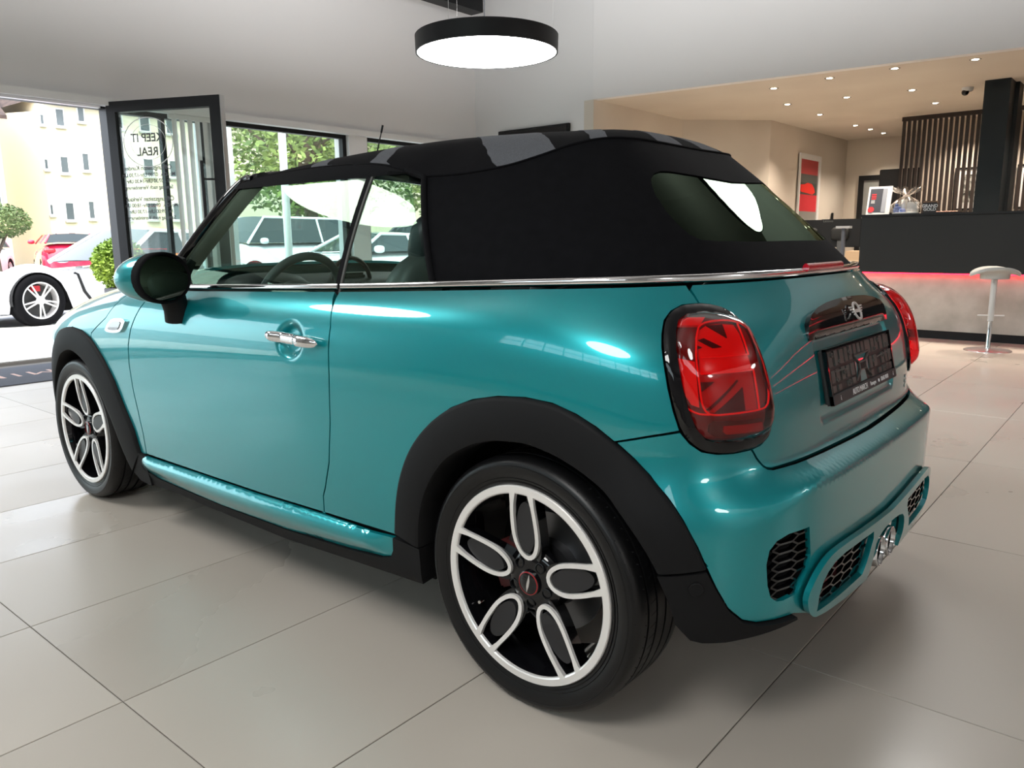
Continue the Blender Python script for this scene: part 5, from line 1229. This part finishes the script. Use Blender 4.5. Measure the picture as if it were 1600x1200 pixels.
# ---- parked cars ----
def grille_wheel(e, x, y, r, m_rim, spokes=10, side=1, w_=.22):
    wv = empty('wheel'); wv.parent = e; wv.location = (x, y, r); wv.rotation_euler = (0, 0, 0 if side > 0 else math.pi)
    MB().lathe([(r*.70,-.02),(r*.74,-.004),(r*.86,.004),(r*.97,-.012),(r,-.035),(r,-w_+.02),(r*.95,-w_),(r*.7,-w_)], 48, axis='y').build('tyre', rubber, wv, smooth=45)
    MB().lathe([(r*.71,-.012),(r*.66,-.012),(r*.64,-.05),(r*.62,-.15)], 48, axis='y').build('rim', m_rim, wv, smooth=40)
    mb = MB()
    for k in range(spokes):
        a = 2*math.pi*k/spokes+(.10 if k % 2 else -.10)
        mb.tube([(r*.12*math.cos(a),-.02,r*.12*math.sin(a)),(r*.67*math.cos(a+(.07 if k % 2 else -.07)),-.012,r*.67*math.sin(a+(.07 if k % 2 else -.07)))], [.014,.010], 6, sq=.6)
    mb.lathe([(r*.17,-.03),(r*.15,-.005),(0,-.004)], 20, axis='y'); mb.build('spokes', m_rim, wv, smooth=40)
    MB().lathe([(r*.60,-.10),(0,-.10)], 40, axis='y').build('brake_disc', mat('disc_dark', (.03,.03,.03), rough=.4), wv, smooth=0)
    mb = MB(); mb.box((-.03,-.10,r*.35),(.08,-.055,r*.56)); mb.build('brake_caliper', mat('caliper_red', (.5,.02,.03), rough=.4), wv, smooth=0)
    return wv
def parked_car(lab, loc, rot, L, Wd, H, col, wb, r, hood_h, belt, ws, name='parked_car', grp=None, spokes=10, tail_lamp=False, plate=False, fo=None):
    """x forward; ws = (windscreen base, roof start, roof end, rear glass base) along x"""
    e = empty(name, loc, rot, lab, 'car', grp); pm = mat('body_%s' % '_'.join('%02d' % int(c*99) for c in col), col, rough=.25, coat=1.0)
    hw = Wd/2; f = L/2 if fo is None else wb/2+fo; b = f-L
    zt = pchip([b, b+.08, b+.35, ws[3], ws[0], f-.5, f-.12, f], [belt*.62, belt*.86, belt*.98, belt, hood_h+.06, hood_h*.93, hood_h*.74, hood_h*.55])
    wy = pchip([b, b+.12, b+.6, 0, f-.8, f-.2, f], [hw*.72, hw*.90, hw, hw, hw*.985, hw*.86, hw*.62])
    xs = np.linspace(b, f, 70); P = []
    wx = [wb/2, -wb/2]
    for x in xs:
        row = []; w_, top = float(wy(x)), float(zt(x)); lowz = .20; fb = 0
        for k in wx:
            d = abs(x-k)
            fb = max(fb, max(0, r*2.13+.075-top)*max(0, 1-(d/(r*2.0))**2)**1.5) if d < r*2.0 else fb
            if d < r*1.07: lowz = max(lowz, r+math.sqrt(max((r*1.07)**2-d*d, 0)))
        for t in np.linspace(0, 1, 22):
            a = t*math.pi/2; z = lowz+(top-lowz)*math.sin(a)**.55+fb*max(0, math.sin(math.pi*min(t*1.15, 1)))**.8; y = w_*(math.cos(a)**.30 if a < math.pi/2-1e-6 else 0)
            y = min(y, w_)*(1-.10*np.clip((z-.55)/(max(top, .7)-.5), 0, 1)**3)
            row.append((x, y, z))
        P.append(row)
    P = np.array(P); Q = P.copy(); Q[..., 1] *= -1
    mb = MB(); mb.grid(P); mb.grid(Q)
    for end in (P[0], P[-1]): mb.add([V3(p) for p in end]+[(p[0], -p[1], p[2]) for p in end[::-1]], [tuple(range(44))])
    mb.build('body', pm, e, smooth=40)
    # greenhouse
    g0, g1, g2, g3 = ws; ins = .13
    def sec(x, z, w_): return [(x, y*w_, z+(.03*(1-(y)**2))) for y in (-1,-.6,-.2,.2,.6,1)]
    wb_, wt_ = hw*.90, hw*.68
    A0 = sec(g0, belt+.0, wb_); A1 = sec(g1, H-.03, wt_); A2 = sec(g2, H-.05, wt_); A3 = sec(g3, belt+.0, wb_*.95)
    MB().grid(np.array([[Vector(a)*(1-t)+Vector(c_)*t+Vector((0,0,.03*4*t*(1-t))) for a, c_ in zip(A1, A2)] for t in np.linspace(0, 1, 8)])).build('roof', pm, e, smooth=60)
    tg = MATS['tinted'] if 'tinted' in MATS else mat('tinted', (.03,.04,.045), rough=.06, spec=.35)
    MB().grid(np.array([A0, A1])).build('windscreen', tg, e, smooth=60); MB().grid(np.array([A2, A3])).build('rear_window', tg, e, smooth=60)
    for s in (-1, 1):
        q = [(g0,s*wb_,belt),(g1,s*wt_,H-.03),(g2,s*wt_,H-.05),(g3,s*wb_*.95,belt)]
        xm = (g1+g2)/2-.1; mb = MB(); mb.add([q[0], q[1], (xm+.03,s*wt_,H-.04), (xm,s*wb_,belt)], [(0,1,2,3)]); mb.build('side_window', tg, e, smooth=0, fix=False)
        mb = MB(); mb.add([(xm-.06,s*wb_,belt), (xm-.04,s*wt_,H-.04), q[2], q[3]], [(0,1,2,3)]); mb.build('side_window', tg, e, smooth=0, fix=False)
        MB().tube([q[0], q[1], q[2], q[3]], .035, 8).tube([(xm-.03,s*wb_,belt),(xm-.005,s*wt_,H-.035)], .028, 6).build('pillar', pm, e, smooth=50)
        mb = MB(); mb.ell((g0-.35,s*(hw+.07),belt+.05),(.09,.11,.075),16,10,p=2.6); mb.build('wing_mirror', pm, e, smooth=60)
        for x in (wb/2, -wb/2):
            grille_wheel(e, x, s*(hw-.01), r, satin, spokes, s)
            MB().lathe([(r*1.12,-.30),(r*1.12,-.26)], 30, axis='y', o=(x,0,r)).v
            mb = MB(); P2 = [[(x+r*1.07*math.cos(a), s*(hw-.03), r+r*1.07*math.sin(a)), (x+r*1.07*math.cos(a), s*(hw-.32), r+r*1.07*math.sin(a))] for a in np.linspace(-.15, math.pi+.15, 20)]
            mb.grid(np.array(P2)); mb.build('wheel_housing', darkin, e, smooth=40)
    mb = MB(); mb.box((b+.25,-hw+.33,.17),(f-.3,hw-.33,.5)); mb.build('underbody', darkin, e, smooth=0)
    if tail_lamp:
        for s in (-1, 1):
            mb = MB(); mb.ell((b+.06,s*hw*.74,belt*.80),(.06,.17,.075),14,8,p=3); mb.build('tail_lamp', redlens if False else mat('lamp_red', (.5,.01,.02), rough=.2, coat=1), e, smooth=60)
    if plate: MB().box((b-.012,-.26,belt*.66),(b+.02,.26,belt*.66+.11)).build('number_plate', mat('plate_dark', (.10,.10,.10), rough=.5), e, smooth=0)
    return e
R90 = math.pi/2
WHT = (.78,.79,.82)
pc_ = parked_car('white sports coupe parked just outside the open door, black vent behind its wheel', (12.12,-3.06,-.012), math.radians(103), 4.85, 1.97, 1.36, WHT, 2.90, .36, .70, .84, (.12,-.68,-1.45,-2.25), spokes=10, fo=.68)
mb = MB(); mb.tube([(.95,.99,.72),(.90,1.0,.70),(.82,.995,.45),(.74,.99,.34)], .022, 6); mb.build('side_vent', blackm, pc_, smooth=40)
parked_car('red hatchback seen from behind in front of the pale house', (28.5,-8.75,-.02), -.25, 4.1, 1.78, 1.50, (.55,.015,.05), 2.6, .33, .98, 1.18, (.95,.35,-1.75,-2.02), spokes=8, tail_lamp=True, plate=True)
parked_car('white car cut off at the edge of the doorway view', (27.6,-5.45,-.02), math.pi*.82, 4.3, 1.85, 1.62, WHT, 2.6, .34, 1.0, 1.05, (.95,.35,-1.4,-1.9), spokes=8)
parked_car('white saloon parked outside the window behind the side glass', (12.0,-8.7,-.012), R90, 4.6, 1.85, 1.30, WHT, 2.8, .34, .85, .92, (1.0,.3,-.9,-1.9), spokes=10)
parked_car('silver coupe parked further along outside the window', (12.1,-13.6,-.012), R90, 4.4, 1.82, 1.33, (.42,.47,.50), 2.7, .33, .85, .93, (.9,.2,-.9,-1.8), spokes=10)
parked_car('white van with dark glass parked behind the saloon', (17.0,-9.8,-.02), R90, 4.6, 1.9, 1.78, WHT, 2.8, .34, 1.05, 1.12, (1.5,.9,-2.0,-2.2), spokes=8)
parked_car('dark estate car parked behind the white van', (17.2,-15.0,-.02), R90, 4.5, 1.85, 1.62, (.03,.035,.04), 2.8, .34, 1.0, 1.05, (1.1,.5,-1.9,-2.1), spokes=8)
# ---- plants ----
def leaf_mat(n, c1, c2):
    m = vary(mat(n, c1, rough=.6), c1, c2, 1.3, 3, .3, .7); b = m.node_tree.nodes['Principled BSDF']; b.inputs['Subsurface Weight'].default_value = 0; return m
lf1 = leaf_mat('leaf_green', (.06,.11,.025), (.28,.36,.10)); lf2 = leaf_mat('leaf_ball', (.10,.20,.02), (.35,.46,.06)); lf3 = leaf_mat('leaf_dark', (.05,.09,.03), (.18,.24,.08))
def foliage(c, r, n, size, rnd, shell=.55, hole=None):
    mb = MB()
    for _ in range(n):
        while True:
            p = Vector((rnd.uniform(-1, 1), rnd.uniform(-1, 1), rnd.uniform(-1, 1)))
            if p.length < 1 and p.length > shell*rnd.random()**.5: break
        q = Vector((p.x*r[0], p.y*r[1], p.z*r[2]))+Vector(c)
        q += Vector((math.sin(q.y*3.1+q.z*2), math.sin(q.x*2.7+q.z*3), math.sin(q.y*2.3)))*.06*min(r)
        u = Vector((rnd.gauss(0, 1), rnd.gauss(0, 1), rnd.gauss(0, .6))).normalized(); v = u.cross(Vector((rnd.gauss(0, 1), rnd.gauss(0, 1), rnd.gauss(0, 1)))).normalized(); s = size*rnd.uniform(.6, 1.3)
        mb.add([q-u*s, q+v*s*.45, q+u*s, q-v*s*.45], [(0,1,2,3)])
    return mb
def tree(lab, x, y, h, cr, n, seed, m_=lf1, size=.10, grp=None):
    rnd = random.Random(seed); e = empty('tree', (x, y, 0), 0, lab, 'tree', grp)
    mb = MB(); mb.tube([(0,0,-.02),(.05,.03,h*.35),(-.04,.05,h*.62)], [cr*.09,cr*.07,cr*.04], 10)
    for k in range(7):
        a = k*.9+seed; z0_ = h*(.32+.04*k); mb.tube([(0,0,z0_),(.4*cr*math.cos(a),.4*cr*math.sin(a),z0_+.18*h),(.75*cr*math.cos(a),.75*cr*math.sin(a),z0_+.28*h)], [cr*.035,cr*.02,cr*.01], 6)
    mb.build('trunk', mat('bark', (.10,.075,.055), rough=.9), e, smooth=60)
    o = foliage((0,0,h*.62), (cr,cr,h*.40), n, size, rnd, .3).build('crown', m_, e, smooth=0, fix=False); o['kind'] = 'stuff'
TG = 'trees beyond the facade windows'
tree('leafy tree left in the first window', 18.5,-11.9,7.5,2.6,5200,1,lf1,.12,TG); tree('leafy tree in the middle of the first window', 23.8,-15.0,8.6,2.9,5600,2,lf3,.12,TG); tree('leafy tree behind the window post', 19.4,-18.3,7.2,2.3,4600,3,lf1,.12,TG); tree('leafy tree in the second window', 18.6,-23.2,7.0,2.5,5200,4,lf1,.13,TG); tree('far leafy tree filling the window corner', 28.5,-20.6,9.6,3.4,5200,5,lf3,.16,TG)
tree('tall leafy tree rising behind the others', 25.0,-28.0,9.5,3.6,5200,7,lf1,.17,TG)
tree('broad leafy tree far behind the parked cars', 32.5,-32.0,12.0,4.2,5200,11,lf1,.20,TG); tree('leafy tree low behind the dark estate car', 24.0,-36.5,8.5,3.4,4200,12,lf3,.16,TG)
t = empty('clipped_tree', (20,-4.15,0), 0, 'small dome-shaped tree at the edge of the doorway view', 'tree'); mb = MB(); mb.tube([(0,0,0),(.02,.02,.8),(-.03,0,1.5)], [.07,.05,.04], 8)
for k in range(5): mb.tube([(0,0,.9),(.25*math.cos(k*1.3),.25*math.sin(k*1.3),1.35)], [.03,.015], 6)
mb.build('trunk', MATS['bark'], t, smooth=60); o = foliage((0,0,1.68), (.75,.75,.42), 3600, .045, random.Random(5), .6).build('crown', lf3, t, smooth=0, fix=False); o['kind'] = 'stuff'
bb = empty('potted_ball_shrub', (9.2,-2.27,0), 0, 'bright green ball shrub in a dark pot outside the open door', 'plant')
mb = MB(); mb.prism([(-.17,-.17),(.17,-.17),(.17,.17),(-.17,.17)], 0, .56, axis='z'); mb.build('pot', mat('pot_dark', (.06,.06,.07), rough=.6), bb, smooth=0, bevel=.01)
o = foliage((0,0,.86), (.33,.33,.33), 5200, .032, random.Random(6), .75).build('foliage', lf2, bb, smooth=0, fix=False); o['kind'] = 'stuff'
b2 = empty('flower_pot', (9.0,-2.95,0), 0, 'orange and green flowering pot seen through the glass door leaf', 'plant')
mb = MB(); mb.prism([(-.2,-.2),(.2,-.2),(.2,.2),(-.2,.2)], 0, .62, axis='z'); mb.build('pot', MATS['pot_dark'], b2, smooth=0, bevel=.01)
o = foliage((0,0,.76), (.28,.28,.18), 1500, .035, random.Random(8), .5).build('foliage', lf2, b2, smooth=0, fix=False); o['kind'] = 'stuff'
o = foliage((0,0,.86), (.22,.22,.12), 500, .035, random.Random(9), .5).build('blossom', mat('orange_bloom', (.75,.22,.03), rough=.6), b2, smooth=0, fix=False); o['kind'] = 'stuff'
# white flag poles and a white hoarding outside
for k, (x, y) in enumerate(((8.6,-4.36),(8.6,-5.65))):
    o = MB().lathe([(.055,-.02),(.05,6.5),(0,6.52)], 16).build('flag_pole', mat('pole_white', (.85,.85,.85), rough=.4), None, smooth=40, loc=(x, y, 0)); tag(o, ('white flag pole outside the wide window', 'white flag pole outside the last window')[k], 'pole', 'white flag poles outside the facade')
pl = empty('sign_pylon', (8.5,-3.34,0), 0, 'broad plain white pylon outside beside the window post', 'pylon'); MB().box((-.06,-.16,-.01),(.06,.16,3.4)).build('panel', MATS['pole_white'], pl, smooth=0); MB().box((-.12,-.20,-.012),(.12,.20,.05)).build('base', steel, pl, smooth=0)
fn = empty('picket_fence', (22,0,0), 0, 'white picket fence under the trees outside', 'fence')
pk = None
for k in range(60):
    y = -9-k*.22
    if pk is None: o = MB().box((-.01,-.05,0),(.01,.05,1.25)).build('picket', whitep, fn, smooth=0); pk = o.data; o.location = (0, y, 0)
    else: link('picket', pk, None, fn, (0, y, 0))
MB().box((.01,-22.2,.3),(.03,-8.9,.36)).build('rail', whitep, fn, smooth=0); MB().box((.01,-22.2,.95),(.03,-8.9,1.01)).build('rail', whitep, fn, smooth=0)
